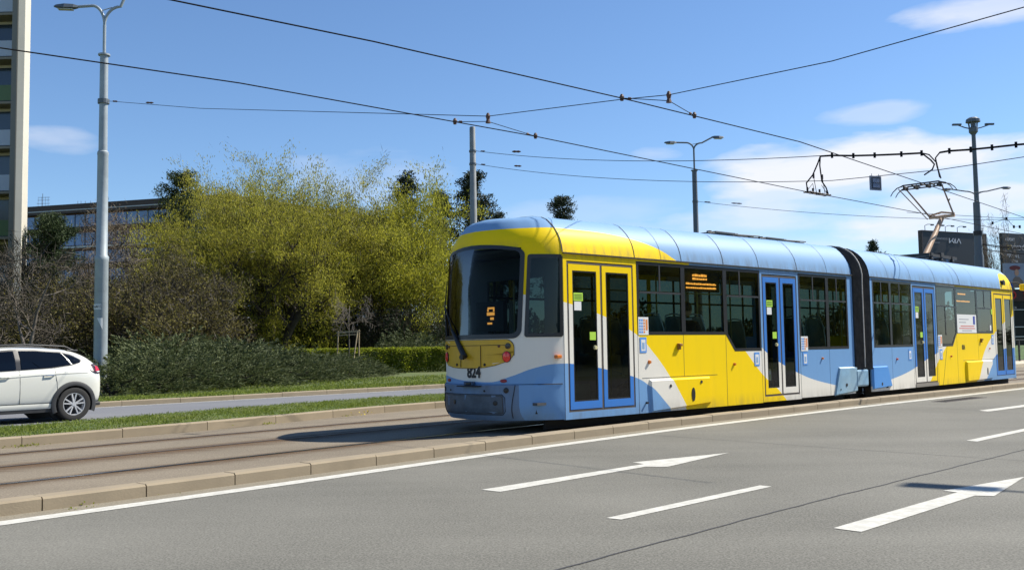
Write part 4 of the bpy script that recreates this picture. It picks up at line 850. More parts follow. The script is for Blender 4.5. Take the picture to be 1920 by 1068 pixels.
m_ = MB(); lathe_pole(m_, 0, 0, [(0, .2), (5.5, .19), (5.6, .16), (11.05, .125), (11.08, .11)]); m_.build('pole', mat('concrete_grey_pole', (.22, .235, .24), .7, noise=.2, nscale=3), pp, smooth=True)
m_ = MB(); [m_.tube([(0, 0, z), (0, 0, z+.09)], .16, 14) for z in (9.95, 9.38)]; m_.build('wire_clamp', DPOLE, pp)
p3 = thing('street_lamp', 'dark tram pole with two curved lamp arms beyond the middle of the tram', 'street lamp', (10.6, 54.7, 0))
m_ = MB(); lathe_pole(m_, 0, 0, [(0, .24), (6, .22), (6.1, .16), (11.33, .14), (11.34, .2), (11.38, .2), (11.39, .05)]); m_.build('pole', DPOLE, p3, smooth=True)
lamp_arms(p3, (0, 0, 11.35), 12.55, 1.08, 1.15, (.0, .35, .42), DPOLE, R(8))
m_ = MB(); m_.tube([(0, 0, 9.5), (0, 0, 9.62)], .17, 12); m_.build('wire_clamp', DPOLE, p3)
p4 = thing('street_lamp', 'thick dark tram pole with twin lamp arms beside the pantograph', 'street lamp', (32.25, 66, 0))
m_ = MB(); lathe_pole(m_, 0, 0, [(0, .32), (7.2, .30), (7.3, .26), (10.9, .22), (10.92, .1), (11, .06)]); m_.build('pole', DPOLE, p4, smooth=True)
lamp_arms(p4, (0, 0, 10.8), 11.25, 1.8, 1.9, (.15, .25, .42), DPOLE, R(5))
m_ = MB(); m_.tube([(0, 0, 8.6), (0, 0, 8.9)], .30, 12); m_.build('wire_clamp', BLK, p4)
p5 = thing('light_mast', 'very tall thin mast with a floodlight ring head at the far right', 'light mast', (53.8, 110, 0))
m_ = MB(); lathe_pole(m_, 0, 0, [(0, .4), (12, .3), (26, .22)]); m_.build('pole', DPOLE, p5, smooth=True)
m_ = MB(); m_.tube([(0, 0, 25.2), (0, 0, 25.5), (0, 0, 26.0), (0, 0, 26.1)], [.25, .5, .5, .3], 10); m_.tube([(0, 0, 26.1), (0, 0, 26.6), (0, 0, 26.65), (0, 0, 27.0), (0, 0, 27.2)], [.25, .28, .8, .75, .45], 12)
for a in range(6): m_.tube([(.45*math.cos(a), .45*math.sin(a), 25.9), (.55*math.cos(a), .55*math.sin(a), 26.7)], .05, 5)
m_.build('floodlight_ring', DPOLE, p5)
for sx in (-1, 1): m_ = MB(); m_.tube([(0, 0, 25.8), (sx*1.0, 0, 26.05), (sx*1.9, 0, 26.35 if sx > 0 else 26.4)], [.07, .07, .07], 6); m_.box(sx*1.9-.5, sx*1.9+.5, -.15, .15, 26.3, 26.5); m_.build('lamp_arm', DPOLE, p5)

def sag(a, b, s, n=24):
    a = Vector(a); b = Vector(b); return [a.lerp(b, t)-Vector((0, 0, s*4*t*(1-t))) for t in np.linspace(0, 1, n)]
def wire(name, pts, r, label, group=None, m=WIRE):
    mb = MB(); mb.tube(pts, r, 6); return tag(mb.build(name, m, None), label, 'wire', group)
ZW = 5.72
def wpt(x, y, z=ZW): return Vector(atz(x, y, z))
w1 = [wpt(40, -52), wpt(320, 0), wpt(700, 78), wpt(1165, 184), wpt(1500, 266), wpt(1700, 331)]
hd_ = tw('B', 6.85, WC, 5.80); w1[-1] = hd_
w1 += [hd_+(hd_-w1[-2]).normalized()*8, hd_+(hd_-w1[-2]).normalized()*40]
for p in w1[:-3]: p.z = ZW
wire('contact_wire', w1, .0105, 'contact wire of the near track, touching the pantograph')
w2 = [wpt(-500, 10), wpt(0, 90), wpt(450, 156), wpt(850, 228), wpt(1000, 255), wpt(1500, 357), wpt(1740, 402), wpt(1880, 431), wpt(1990, 452)]
wire('contact_wire', w2, .0105, 'contact wire of the far track, running lower across the picture')
# first cross-span from the left pole over both tracks to beyond the right edge
P0 = Vector((-12.6, 29.75, 9.27)); J1 = aty(915, 218, 17.6); J2 = aty(1254, 178, 15.6)
J1 = Vector(J1); J2 = Vector(J2); E1 = Vector(aty(1990, -6, 11.0))
sp1 = MB(); sp1.tube([P0, Vector(P0).lerp(J1, .35)-Vector((0, 0, .10)), J1, Vector(aty(1165, 186.5, 16.1)), J2, J2.lerp(E1, .5)-Vector((0, 0, .10)), E1], .0075, 5)
s1 = sp1.build('span_wire', WIRE); tag(s1, 'cross span wire from the tall left pole over the tram to the upper right', 'wire')
def insul(a, b, t, parent, L=.35, r=.03):
    a = Vector(a); b = Vector(b); c = a.lerp(b, t); d = (b-a).normalized(); m_ = MB()
    m_.tube([c-d*L/2, c-d*L/4, c, c+d*L/4, c+d*L/2], [r*.4, r, r*.7, r, r*.4], 8); m_.build('insulator', BRONZE, parent)
insul(P0, J1, .028, s1); insul(P0, J1, .17, s1, .5)
def bridle(J, px1, px2, zc=ZW):
    """short V of wires that steadies the contact wire below a span-wire joint"""
    A = wpt(*px1, zc+.05); B = wpt(*px2, zc+.05); Jd = J-Vector((0, 0, .10)); m_ = MB(); m_.tube([Jd, A], .007, 5); m_.tube([Jd, B], .007, 5); o = m_.build('bridle_wire', WIRE, s1)
    m_ = MB(); m_.tube([J+Vector((0, 0, .06)), J-Vector((0, 0, .0)), J-Vector((0, 0, .06)), J-Vector((0, 0, .13))], [.02, .045, .03, .05], 8); m_.build('wire_clamp', BRONZE, o)
    for q in (A, B): m_ = MB(); m_.tube([q+Vector((0, 0, .07)), q+Vector((0, 0, .02)), q-Vector((0, 0, .05))], [.02, .045, .03], 8); m_.build('wire_clamp', BRONZE, o); insul(Jd, q, .82, o, .12, .025)
bridle(J1, (853, 228.5), (1004, 255.5)); bridle(J2, (1166, 184), (1302, 217))
# second pole's two spans
Q = Vector((-1.64, 41.8, 0)); a = Q+Vector((.15, -.03, 10.0)); b = Vector(aty(1540, 292, 27)); m_ = MB(); m_.tube(sag(a, b, .28), .011, 5); s2 = m_.build('span_wire', WIRE); tag(s2, 'upper span wire from the plain pole to the cable loops', 'wire'); insul(a, b, .03, s2); insul(a, b, .17, s2, .6, .05)
a = Q+Vector((.15, -.03, 9.42)); c = Vector(aty(1560, 338.5, 27)); e = Vector(aty(2000, 282, 22)); m_ = MB(); m_.tube(sag(a, c, .30)+[c.lerp(e, .5)-Vector((0, 0, .08)), e], .010, 5); s3 = m_.build('span_wire', WIRE); tag(s3, 'lower span wire from the plain pole carrying the small square sign', 'wire'); insul(a, c, .03, s3); insul(a, c, .17, s3, .5, .04)
a = Vector((10.75, 54.7, 9.56)); b = Vector(aty(1990, 411, 48)); m_ = MB(); m_.tube(sag(a, b, .35), .012, 5); s4 = m_.build('span_wire', WIRE); tag(s4, 'span wire leaving the lamp pole beyond the tram roof', 'wire'); insul(a, b, .03, s4); insul(a, b, .12, s4, .6, .04)
# feeder cable along the second span, with loops down to the section insulator and the wire at the pantograph
F = [aty(1538, 293, 27), aty(1560, 291.5, 26.6), aty(1600, 292, 26), aty(1640, 291, 25.6), aty(1690, 289, 25.1), aty(1728, 287, 24.8)]; F = [Vector(p) for p in F]
F2 = [Vector(aty(x, y, Y)) for x, y, Y in ((1762, 286, 24.5), (1780, 283, 24.3), (1820, 280.5, 23.9), (1860, 276.5, 23.4), (1905, 271.5, 22.9), (1960, 267, 22.3))]
m_ = MB(); m_.tube(F, .026, 8); m_.tube([F[-1], Vector(aty(1745, 300, 24.6)), Vector(aty(1752, 308, 24.5)), Vector(aty(1748, 318, 24.4)), Vector(aty(1733, 328, 24.4))], .020, 6); m_.tube([F[-1], Vector(aty(1742, 290, 24.7)), Vector(aty(1756, 305, 24.5)), Vector(aty(1762, 332, 24.2))], .018, 6)
m_.tube([F2[0], Vector(aty(1754, 296, 24.5)), Vector(aty(1757, 312, 24.4)), Vector(aty(1764, 334, 24.2))], .018, 6); m_.tube(F2, .026, 8)
m_.tube([F[0], Vector(aty(1533, 307, 27)), Vector(aty(1524, 328, 27)), Vector(aty(1512, 343, 27)), Vector(aty(1514, 357, 27))], .020, 6)
m_.tube([F[0], Vector(aty(1537, 310, 27)), Vector(aty(1541, 340, 27)), Vector(aty(1549, 352, 27)), Vector(aty(1553, 364, 27))], .020, 6)
fc = m_.build('feeder_cable', WIRE, smooth=True); tag(fc, 'thick black feeder cable hanging in loops beside and above the pantograph', 'cable')
m_ = MB()
for p in F[1:]+F2[1:]: m_.tube([p+Vector((0, 0, .07)), p+Vector((0, 0, -.07))], .035, 6)
m_.build('cable_clips', WIRE, fc)
# section insulator on the far contact wire
si = MB(); a = wpt(1512, 359.5); b = wpt(1553, 366.5); d = (b-a).normalized(); sd_ = Vector((-d.y, d.x, 0))
for k in (-.09, .09): si.tube([a+sd_*k, b+sd_*k], .016, 6)
for t in (.05, .3, .6, .95): si.tube([a.lerp(b, t)-sd_*.12, a.lerp(b, t)+sd_*.12], .02, 6); si.tube([a.lerp(b, t), a.lerp(b, t)+Vector((0, 0, .14))], .03, 6)
for t, l in ((.35, .50), (.75, .52)): 
    si.tube([a.lerp(b, t+.1)+Vector((0, 0, .05)), a.lerp(b, t)+Vector((0, 0, l))], .010, 5); si.tube([a.lerp(b, t)+Vector((0, 0, l-.06)), a.lerp(b, t)+Vector((0, 0, l+.08))], .03, 6)
si.tube([a, a.lerp(b, .3)+Vector((0, 0, .28)), a.lerp(b, .35)+Vector((0, 0, .1))], .008, 5); si.tube([b, b.lerp(a, .3)+Vector((0, 0, .28))], .008, 5)
tag(si.build('section_insulator', mat('insulator_dark', (.06, .035, .03), .6)), 'section insulator on the far wire where two cable loops come down', 'insulator')
# small far bridle at the right and wires at the thick pole
m_ = MB(); a = Vector(aty(1750, 403, 40)); m_.tube([Vector(aty(1700, 398, 42)), Vector(aty(1887, 409, 40)), Vector(aty(1990, 408, 38))], .010, 5)
J3 = Vector(aty(1887, 410, 40)); m_.tube([J3, Vector(aty(1861, 418, 39.5))], .010, 5); m_.tube([J3, Vector(aty(1901, 425, 40.5)), Vector(aty(1914, 424, 40))], .010, 5)
for q in (J3, Vector(aty(1861, 418, 39.5)), Vector(aty(1901, 425, 40.5)), Vector(aty(1912, 425, 40))): m_.tube([q+Vector((0, 0, .06)), q-Vector((0, 0, .06))], .045, 6)
tag(m_.build('bridle_wire', WIRE), 'distant wire bridle above the right hand billboard', 'wire')
m_ = MB()
for y0, y1 in ((456.5, 459), (458.5, 462.5), (466, 472)): m_.tube(sag(aty(1840, y0, 66), aty(1990, y1+5, 60), .15), .028, 5)
tag(m_.build('cable_bundle', WIRE), 'three cables leaving the thick dark pole towards the right', 'cable')
m_ = MB(); m_.tube([Vector(aty(1300, 292, 27.5)), Vector(aty(1760, 286, 24.5)), Vector(aty(1990, 262, 22))], .006, 4); 
# hanging stop sign
m_ = MB(); c = Vector(aty(1641.5, 343.5, 24.6)); T = Matrix.Translation(c) @ Matrix.Rotation(R(24), 4, 'Z'); h = .185
m_.box(-h, h, -.02, .02, -h, h, 0, T); m_.box(-h+.035, h-.035, -.024, -.0205, -h+.035, h-.035, 1, T); m_.box(-h+.07, h-.07, -.028, -.0245, -h+.065, h-.065, 2, T)
for i in range(4): m_.box(-.105+i*.06, -.075+i*.06, -.032, -.0285, -.015, .015, 3, T)
for x in (-.12, .12): m_.tube([T @ Vector((x, 0, h)), T @ Vector((x, 0, h+.06))], .008, 5)
sg = m_.build('hanging_sign', [mat('sign_frame', (.20, .22, .28), .5), mat('sign_black', (.03, .035, .05), .5), mat('sign_panel', (.16, .20, .30), .5), TXD]); tag(sg, 'small square sign with four dots hanging from a wire left of the pantograph', 'sign')

# ---------------------------------------------------------------- the white car
def make_car():
    root = thing('parked_car', 'white crossover car with dark wheel arches and tinted windows at the left edge', 'car', (0, 0, 0)); root.name = 'car'
    WHC = mat('car_white', (.62, .62, .56), .25, coat=.8); CLAD = mat('arch_cladding', (.035, .036, .038), .55); TIRE = mat('tyre', (.022, .021, .02), .8); ALU = mat('alloy', (.62, .63, .65), .3, metal=.35); DGL = glassmat('car_privacy_glass', (.05, .055, .06), 1.0, 1.5, .01); CHR = mat('chrome', (.7, .7, .7), .12, metal=1.)
    # stations along the length: X, floor z, widest half-width, shoulder z, shoulder half-width, roof z, roof half-width
    ST = [(.02, .46, .60, .93, .50, 1.00, .40), (.07, .38, .74, .95, .68, 1.10, .56), (.16, .32, .82, .99, .76, 1.17, .58), (.34, .30, .865, 1.01, .80, 1.265, .56), (.55, .28, .885, 1.02, .82, 1.365, .56), (.72, .27, .89, 1.02, .83, 1.425, .57), (.95, .27, .89, 1.01, .84, 1.455, .585), (1.4, .27, .89, .995, .845, 1.485, .60), (1.9, .27, .885, .975, .845, 1.50, .61), (2.4, .27, .885, .96, .845, 1.475, .60), (2.75, .27, .885, .95, .84, 1.38, .59), (3.05, .27, .885, .94, .83, 1.20, .60), (3.35, .27, .88, .93, .80, 1.03, .62), (3.8, .27, .87, .88, .76, .95, .58), (4.1, .30, .80, .78, .68, .84, .48), (4.24, .36, .66, .66, .55, .70, .35)]
    P = []
    for X, zf, hwd, zs_, sh, zr, rh in ST:
        half = [(.45, zf), (hwd-.07, zf+.02), (hwd-.015, zf+.14), (hwd, zf+.32), (hwd-.005, (zf+.32+zs_)/2+.04), (sh+.02, zs_-.03), (sh, zs_), (sh-.02, zs_+.03), ((sh+rh)/2+.03, (zs_+zr)/2+.0), (rh+.035, zr-.085), (rh, zr-.035), (rh*.8, zr-.01), (rh*.45, zr), (0, zr+.004)]
        ring = [(X, -h, z) for h, z in half]+[(X, h, z) for h, z in half[::-1][1:]]; P.append(ring)
    m_ = MB(); m_.grid(P); n0 = len(P[0]); m_.add(P[0], [tuple(range(n0))]); m_.add(P[-1], [tuple(range(n0))[::-1]])
    m_.grid([[P[i][0], P[i][-1]] for i in range(len(P))])
    body = m_.build('body', WHC, None, smooth='all', normals=True)
    sb = body.modifiers.new('s', 'SUBSURF'); sb.levels = 2; sb.render_levels = 2
    cut = MB(); R_ = .375; XW = (.79, 3.34)
    for x in XW: cut.tube([(x, -1.2, .335), (x, -.58, .335)], R_, 40); cut.tube([(x, .58, .335), (x, 1.2, .335)], R_, 40)
    co = cut.build('cutter', CLAD, None, normals=True); bo = body.modifiers.new('b', 'BOOLEAN'); bo.object = co; bo.operation = 'DIFFERENCE'; bo.solver = 'EXACT'
    dg = bpy.context.evaluated_depsgraph_get(); me = bpy.data.meshes.new_from_object(body.evaluated_get(dg)); body.modifiers.clear(); body.data = me; bpy.data.objects.remove(co)
    me.polygons.foreach_set('use_smooth', [True]*len(me.polygons)); me.set_sharp_from_angle(angle=R(32))
    body.parent = root
    def side_y(X, z):     # body half-width at a point of the near side (linear between the stations)
        i = max(0, min(len(ST)-2, next((k for k in range(len(ST)-1) if ST[k+1][0] >= X), len(ST)-2))); t = (X-ST[i][0])/(ST[i+1][0]-ST[i][0])
        def at(j):
            r = P[j][:14]; return np.interp(z, [q[2] for q in r], [-q[1] for q in r])
        return at(i)*(1-t)+at(i+1)*t
    def patchpoly(name, poly, push, mt, sub=8):
        """polygon in (X, z) wrapped on the near body side, then mirrored to the far side"""
        bm = bmesh.new(); vs = [bm.verts.new((x, 0, z)) for x, z in poly]; bm.faces.new(vs); bmesh.ops.triangulate(bm, faces=bm.faces)
        for _ in range(3): bmesh.ops.subdivide_edges(bm, edges=bm.edges, cuts=1, use_grid_fill=True)
        V = [v.co.copy() for v in bm.verts]; F_ = [[v.index for v in f.verts] for f in bm.faces]; bm.verts.index_update(); F_ = [[v.index for v in f.verts] for f in bm.faces]; bm.free()
        for s in (-1, 1):
            q = MB(); q.add([(v.x, s*(side_y(v.x, v.z)+push), v.z) for v in V], F_); q.build(name, mt, root, smooth='all', normals=True)
    # windows on both sides
    patchpoly('side_glass_frame', [(.565, 1.175), (.60, 1.235), (.78, 1.335), (.98, 1.385), (1.5, 1.43), (1.95, 1.435), (2.4, 1.40), (2.72, 1.29), (2.98, 1.06), (2.98, .985), (2.1, 1.015), (1.2, 1.06), (.80, 1.11), (.62, 1.14)], .004, mat('car_trim_black', (.02, .02, .022), .35))
    patchpoly('quarter_window', [(.60, 1.18), (.63, 1.225), (.80, 1.315), (.955, 1.36), (.99, 1.10), (.80, 1.13), (.64, 1.16)][::1], .012, DGL) if False else patchpoly('quarter_window', [(.60, 1.18), (.64, 1.23), (.80, 1.315), (.93, 1.352), (.78, 1.135), (.64, 1.16)], .014, DGL)
    patchpoly('rear_door_window', [(.835, 1.125), (.975, 1.365), (1.45, 1.405), (1.80, 1.41), (1.80, 1.052), (1.2, 1.085)], .014, DGL); patchpoly('front_door_window', [(1.90, 1.05), (1.90, 1.41), (2.38, 1.375), (2.70, 1.26), (2.90, 1.08), (2.90, 1.015)], .014, DGL)
    patchpoly('window_divider', [(.795, 1.13), (.955, 1.362), (.975, 1.362), (.82, 1.128)], .018, mat('divider_silver', (.5, .5, .48), .3, metal=.6))
    patchpoly('tail_light', [(.62, 1.10), (.35, 1.125), (.10, 1.14), (.035, 1.10), (.03, .975), (.12, .94), (.28, .94)], .016, mat('lamp_dark', (.035, .008, .012), .2))
    patchpoly('tail_light_lens', [(.24, 1.10), (.05, 1.095), (.045, 1.0), (.28, .985)], .022, mat('car_red', (.55, .02, .05), .2)); patchpoly('tail_light_strip', [(.05, .985), (.26, .975), (.24, .962), (.06, .968)], .022, WH)
    # cladding: arches and sill
    def arc(x, r0, r1, a0, a1, n=26):
        o_ = [(x+r1*math.cos(R(a)), .335+r1*math.sin(R(a))) for a in np.linspace(a0, a1, n)]; i_ = [(x+r0*math.cos(R(a)), .335+r0*math.sin(R(a))) for a in np.linspace(a0, a1, n)]; return o_, i_
    for s in (-1, 1):
        for x in XW:
            o_, i_ = arc(x, .372, .455, -22, 202); q = MB(); f = lambda X, z, p: (X, s*(side_y(X, max(z, .45))+p), z)
            q.grid([[f(*i, -.10), f(*i, .022), f(*((i[0]+o[0])/2, (i[1]+o[1])/2), .028), f(*o, .012), f(*o, -.03)] for o, i in zip(o_, i_)]); q.build('wheel_arch', CLAD, root, smooth=True)
            wl = MB(); wl.tube([(x, s*.60, .335), (x, s*.55, .335)], .40, 30); wl.build('wheel_well', CLAD, root)
        q = MB(); pts = np.linspace(1.20, 2.92, 14); q.grid([[(X, s*(side_y(X, .34)+.004), .27), (X, s*(side_y(X, .34)+.018), .30), (X, s*(side_y(X, .36)+.016), .35), (X, s*(side_y(X, .38)+.002), .37)] for X in pts]); q.build('sill_trim', WHC, root, smooth=True)
        q = MB(); q.grid([[(X, s*(side_y(X, .34)-.01), .20), (X, s*(side_y(X, .34)), .275)] for X in pts]); q.build('lower_sill_trim', CLAD, root)  # dark cladding strip along the bottom of the sill
        # door gaps, crease, handles
        q = MB()
        for pl_ in ([(1.845, z) for z in np.linspace(.38, 1.44, 20)], [(1.14+.02*math.sin((z-.78)*8) if z > .8 else 1.14, z) for z in np.linspace(.80, 1.07, 8)], [(1.14-.07*(1-(z/.8))**1, z) for z in np.linspace(.42, .8, 8)], [(X, .382) for X in np.linspace(1.22, 2.9, 16)]):
            q.tube([(X, s*(side_y(X, z)-.001), z) for X, z in pl_], .0045, 4)
        q.build('door_gap', mat('gap_dark', (.04, .04, .038), .8), root)
        q = MB(); q.grid([[(X, s*(side_y(X, zz-.012)+.001), zz-.012), (X, s*(side_y(X, zz)+.010), zz), (X, s*(side_y(X, zz+.02)+.001), zz+.02)] for X, zz in [(X, .965-.018*(X-.5)**2*1.0-.012*X) for X in np.linspace(.5, 3.1, 24)]]); q.build('body_crease', WHC, root, smooth='all')
        for X in (1.20, 2.05):
            q = MB(); z = .93-.02*(X-1); yy = side_y(X, z); q.tube([(X-.02, s*(yy), z), (X+.01, s*(yy+.035), z), (X+.16, s*(yy+.038), z-.004), (X+.20, s*(yy), z-.006)], [.012, .014, .014, .012], 8); q.build('door_handle', WHC if X > 1.5 else CHR, root, smooth=True)
        q = MB(); q.tube([(.62, s*.50, 1.405), (.85, s*.545, 1.495), (1.6, s*.575, 1.535), (2.3, s*.565, 1.52), (2.52, s*.54, 1.465)], .015, 8); q.build('roof_rail', CLAD, root, smooth=True)
        # tail lamp: dark wedge with red tip
        q = MB(); q.box(.14, .42, s*.80-.04, s*.80+.04, .285, .36); q.build('bumper_trim', CLAD, root, bevel=.02)
        # wheels
        for x in XW:
            t = MB(); prof = [(.215, .0), (.225, -.015), (.30, -.03), (.325, -.02), (.335, .02), (.335, .18), (.32, .205), (.22, .21)]; na = 40
            t.grid([[(x+r*math.cos(a), s*(.875-w_), .335+r*math.sin(a)) for r, w_ in prof] for a in np.linspace(0, 2*math.pi, na)]); ty = t.build('wheel', TIRE, root, smooth=True, normals=True)
            r_ = MB(); r_.grid([[(x+r*math.cos(a), s*(.875-w_), .335+r*math.sin(a)) for r, w_ in ((.225, -.012), (.212, -.012), (.205, .01), (.205, .15))] for a in np.linspace(0, 2*math.pi, na)])
            for k in range(5):
                for dl in (-7.5, 7.5):
                    a = R(18+72*k+dl); c_, s_ = math.cos(a), math.sin(a); a2 = R(18+72*k+dl*1.7); r_.beam((x+.035*c_, s*.865, .335+.035*s_), (x+.208*math.cos(a2), s*.872, .335+.208*math.sin(a2)), .030, .026)
            r_.tube([(x, s*.84, .335), (x, s*.885, .335)], .042, 16); r_.build('rim', ALU, ty, smooth=True)
            b_ = MB(); b_.tube([(x, s*.76, .335), (x, s*.78, .335)], .205, 24); b_.tube([(x, s*.785, .335), (x, s*.80, .335)], .14, 20); b_.build('brake_disc', mat('brake_dark', (.05, .05, .055), .5, metal=.5), ty)
    # rear window, spoiler, bumper lower, lamp bar
    q = MB(); q.grid([[(X, y*k, z+.012-.03*y*y) for y in np.linspace(-.54, .54, 9)] for X, z, k in ((.66, 1.395, 1.0), (.52, 1.34, 1.0), (.34, 1.245, 1.02), (.22, 1.18, 1.02))]); q.build('rear_window', DGL, root, smooth=True)
    q = MB(); q.add([(.80, -.56, 1.43), (.80, .56, 1.43), (.56, .52, 1.425), (.56, -.52, 1.425), (.80, -.56, 1.40), (.80, .56, 1.40), (.56, .52, 1.395), (.56, -.52, 1.395)], [(0, 1, 2, 3), (7, 6, 5, 4), (0, 3, 7, 4), (3, 2, 6, 7), (2, 1, 5, 6)]); q.build('spoiler', CLAD, root, bevel=.01)
    q = MB(); q.box(.06, .16, -.66, .66, .30, .42); q.build('rear_diffuser', CLAD, root, bevel=.03)
    q = MB(); q.grid([[(X, y, z) for y in np.linspace(-.60, .60, 7)] for X, z in ((3.42, 1.035), (3.2, 1.135), (2.95, 1.29), (2.78, 1.39))]); q.build('windscreen', DGL, root, smooth=True)
    for s in (-1, 1):
        q = MB(); q.box(3.95, 4.20, s*.52-.16, s*.52+.16, .68, .78); q.build('headlight', mat('headlamp', (.6, .62, .65), .1), root, bevel=.03)
        q = MB(); q.box(2.72, 2.90, s*.97-.09, s*.97+.09, 1.0, 1.12); q.build('door_mirror', CLAD, root, bevel=.04)
    q = MB(); q.box(.3, 4.0, -.7, .7, .20, .30); q.build('underbody', UND, root)
    for o in [c for c in bpy.data.objects if c.parent == root]:
        if o.name.split('.')[0] in ('wheel', 'wheel_arch', 'wheel_well'): continue
        co_ = np.zeros(len(o.data.vertices)*3, dtype=np.float32); o.data.vertices.foreach_get('co', co_); co_ = co_.reshape(-1, 3); k = co_[:, 0] < .42; co_[k, 0] = .42-(.42-co_[k, 0])*.70; o.data.vertices.foreach_set('co', co_.reshape(-1)); o.data.update()
    return root
car = make_car()
# heading: drives to the left; local +X points to its nose
ch = R(90-40)+math.pi
cw = atz(135, 788)
nearW = Vector((.79, -.80 if False else .80, 0))      # rear wheel on the camera side, in car coordinates
M_ = Matrix.Rotation(ch, 4, 'Z'); car.rotation_euler = (0, 0, ch); o_ = M_ @ nearW; car.location = (cw[0]-o_.x, cw[1]-o_.y, 0)

# ---------------------------------------------------------------- vegetation
LG = dict(willow=leafmat('willow_leaf', (.45, .42, .055), trans=.5, two=(.15, .155, .025)), brush=leafmat('brush_leaf', (.25, .215, .055), trans=.4, two=(.06, .055, .022)), willow2=leafmat('willow_leaf_bright', (.45, .43, .045), trans=.5, two=(.14, .155, .02)),
          twig=leafmat('twig_brown', (.075, .062, .042), trans=.0, two=(.028, .023, .018)), twig2=leafmat('twig_pale', (.22, .18, .12), trans=.0, two=(.09, .07, .05)), pine=leafmat('pine_needle', (.045, .062, .030), trans=.1, two=(.014, .022, .014)),
          fir=leafmat('evergreen_needle', (.055, .085, .028), trans=.15, two=(.016, .028, .012)), juniper=leafmat('juniper_needle', (.150, .175, .070), trans=.25, two=(.026, .040, .016)), hedge=leafmat('hedge_leaf', (.34, .38, .030), trans=.6, two=(.10, .13, .015)),
          grass=leafmat('grass_blade', (.24, .29, .045), trans=.4, two=(.10, .14, .022)), wood=leafmat('wood_leaf', (.10, .11, .045), trans=.2, two=(.03, .04, .02)), flower=leafmat('flower_yellow', (.7, .55, .05), trans=.2), red=leafmat('russet_twig', (.16, .075, .045), trans=.1, two=(.06, .03, .02)))
BARK = mat('bark_dark', (.045, .036, .028), .9, noise=.4, nscale=3); BARK2 = mat('bark_grey', (.15, .125, .10), .9, noise=.3, nscale=3)
def grow(tubes, tips, p, d, L, r, lev, maxlev, trop, wob, kids, spread, shrink=.62, k=6):
    pts = [p]; rad = [r]; step = L/k
    for i in range(k):
        d = d+np.array([random.gauss(0, wob), random.gauss(0, wob), random.gauss(0, wob)+trop]); d = d/np.linalg.norm(d); p = p+d*step; pts.append(p); rad.append(r*(1-.72*(i+1)/k))
        if lev == maxlev or (lev == maxlev-1 and i >= k//2): tips.append((p, d, lev))
        if lev < maxlev and i >= (1 if lev else 2):
            for _ in range(kids if random.random() < .9 else kids+1):
                if random.random() > (.75 if lev else .9): continue
                a = random.uniform(0, 2*math.pi); e = np.cross(d, [math.cos(a), math.sin(a), .3]); e = e/np.linalg.norm(e); nd = d*(1-spread)+e*spread; nd = nd/np.linalg.norm(nd)
                grow(tubes, tips, p, nd, L*shrink*random.uniform(.75, 1.15), max(.006, rad[-1]*.65), lev+1, maxlev, trop, wob, kids, spread, shrink, k)
    tubes.append((pts, rad))
def tree(name, label, cat, loc, stems, leaf, nleaf, lsz, maxlev=3, trop=.06, wob=.12, kids=1, spread=.55, cl=.35, bark=BARK, group=None, ldir=(0, 0, 1.0), trunk=None, shrink=.62, k=6, twig=None, ntwig=0, minr=.012):
    root = thing(name, label, cat, loc, 0, group); tubes, tips = [], []
    for (p, d, L, r) in stems: grow(tubes, tips, np.array(p, float), np.array(d, float)/np.linalg.norm(d), L, r, 0, maxlev, trop, wob, kids, spread, shrink, k)
    m_ = MB()
    if trunk: m_.tube(trunk[0], trunk[1], 10)
    tubes.sort(key=lambda t: -t[1][0])
    for pts, rad in tubes[:900]: m_.tube(pts, [max(q, minr) for q in rad], 6 if rad[0] > .05 else 3, caps=False)
    m_.build('trunk', bark, root, smooth='all')
    T = np.array([t[0] for t in tips]); D = np.array([t[1] for t in tips]); idx = rng.integers(0, len(T), nleaf)
    cen = T[idx]+rng.normal(size=(nleaf, 3))*cl*np.array([1, 1, .8])-D[idx]*rng.uniform(0, .5, (nleaf, 1)); cen[:, 2] = np.maximum(cen[:, 2], .05)
    dr = D[idx]*.8+rng.normal(size=(nleaf, 3))*.42+np.array(ldir); quads('crown', leaf_quads(cen, dr, rng.uniform(.6, 1.3, nleaf)*lsz[0], rng.uniform(.6, 1.3, nleaf)*lsz[1]), leaf, root)
    if ntwig:
        idx = rng.integers(0, len(T), ntwig); cen = T[idx]+rng.normal(size=(ntwig, 3))*cl*1.1; cen[:, 2] = np.maximum(cen[:, 2], .1); dr = D[idx]+rng.normal(size=(ntwig, 3))*.7+np.array([0, 0, .3]); quads('twigs', leaf_quads(cen, dr, rng.uniform(.25, .7, ntwig), rng.uniform(.012, .03, ntwig)), twig or LG['twig'], root)
    return root
def fan(n, r0, out, L, rr, z=.4, seed=0, lean=(0, 0)):
    random.seed(seed); S = []
    for i in range(n):
        a = 2*math.pi*(i+random.uniform(-.3, .3))/n; o = out*random.uniform(.35, 1.15); S.append(((r0*math.cos(a), r0*math.sin(a), z), (o*math.cos(a)+lean[0], o*math.sin(a)+lean[1], 1), L*random.uniform(.85, 1.12), rr*random.uniform(.7, 1.1)))
    return S
def at(px, Y, z=.1):
    p = aty(px, 640, Y); return (float(p[0]), float(Y), z)
WG = 'budding willow trees behind the lawn'
tree('willow_tree', 'large budding yellow green willow left of centre, tallest and widest of the willows', 'tree', at(500, 60), fan(12, .5, .95, 6.6, .34, seed=3), LG['willow'], 98000, (.17, .045), trop=.05, cl=.22, spread=.60, shrink=.66, kids=1, k=7, group=WG, twig=LG['twig'], ntwig=9000)
tree('willow_tree', 'budding willow nearest the tram with low dense yellow green branches', 'tree', at(668, 70), fan(14, .5, .95, 7.4, .30, seed=14), LG['willow2'], 170000, (.20, .06), trop=.035, cl=.28, spread=.62, shrink=.66, k=7, group=WG, ntwig=6000)
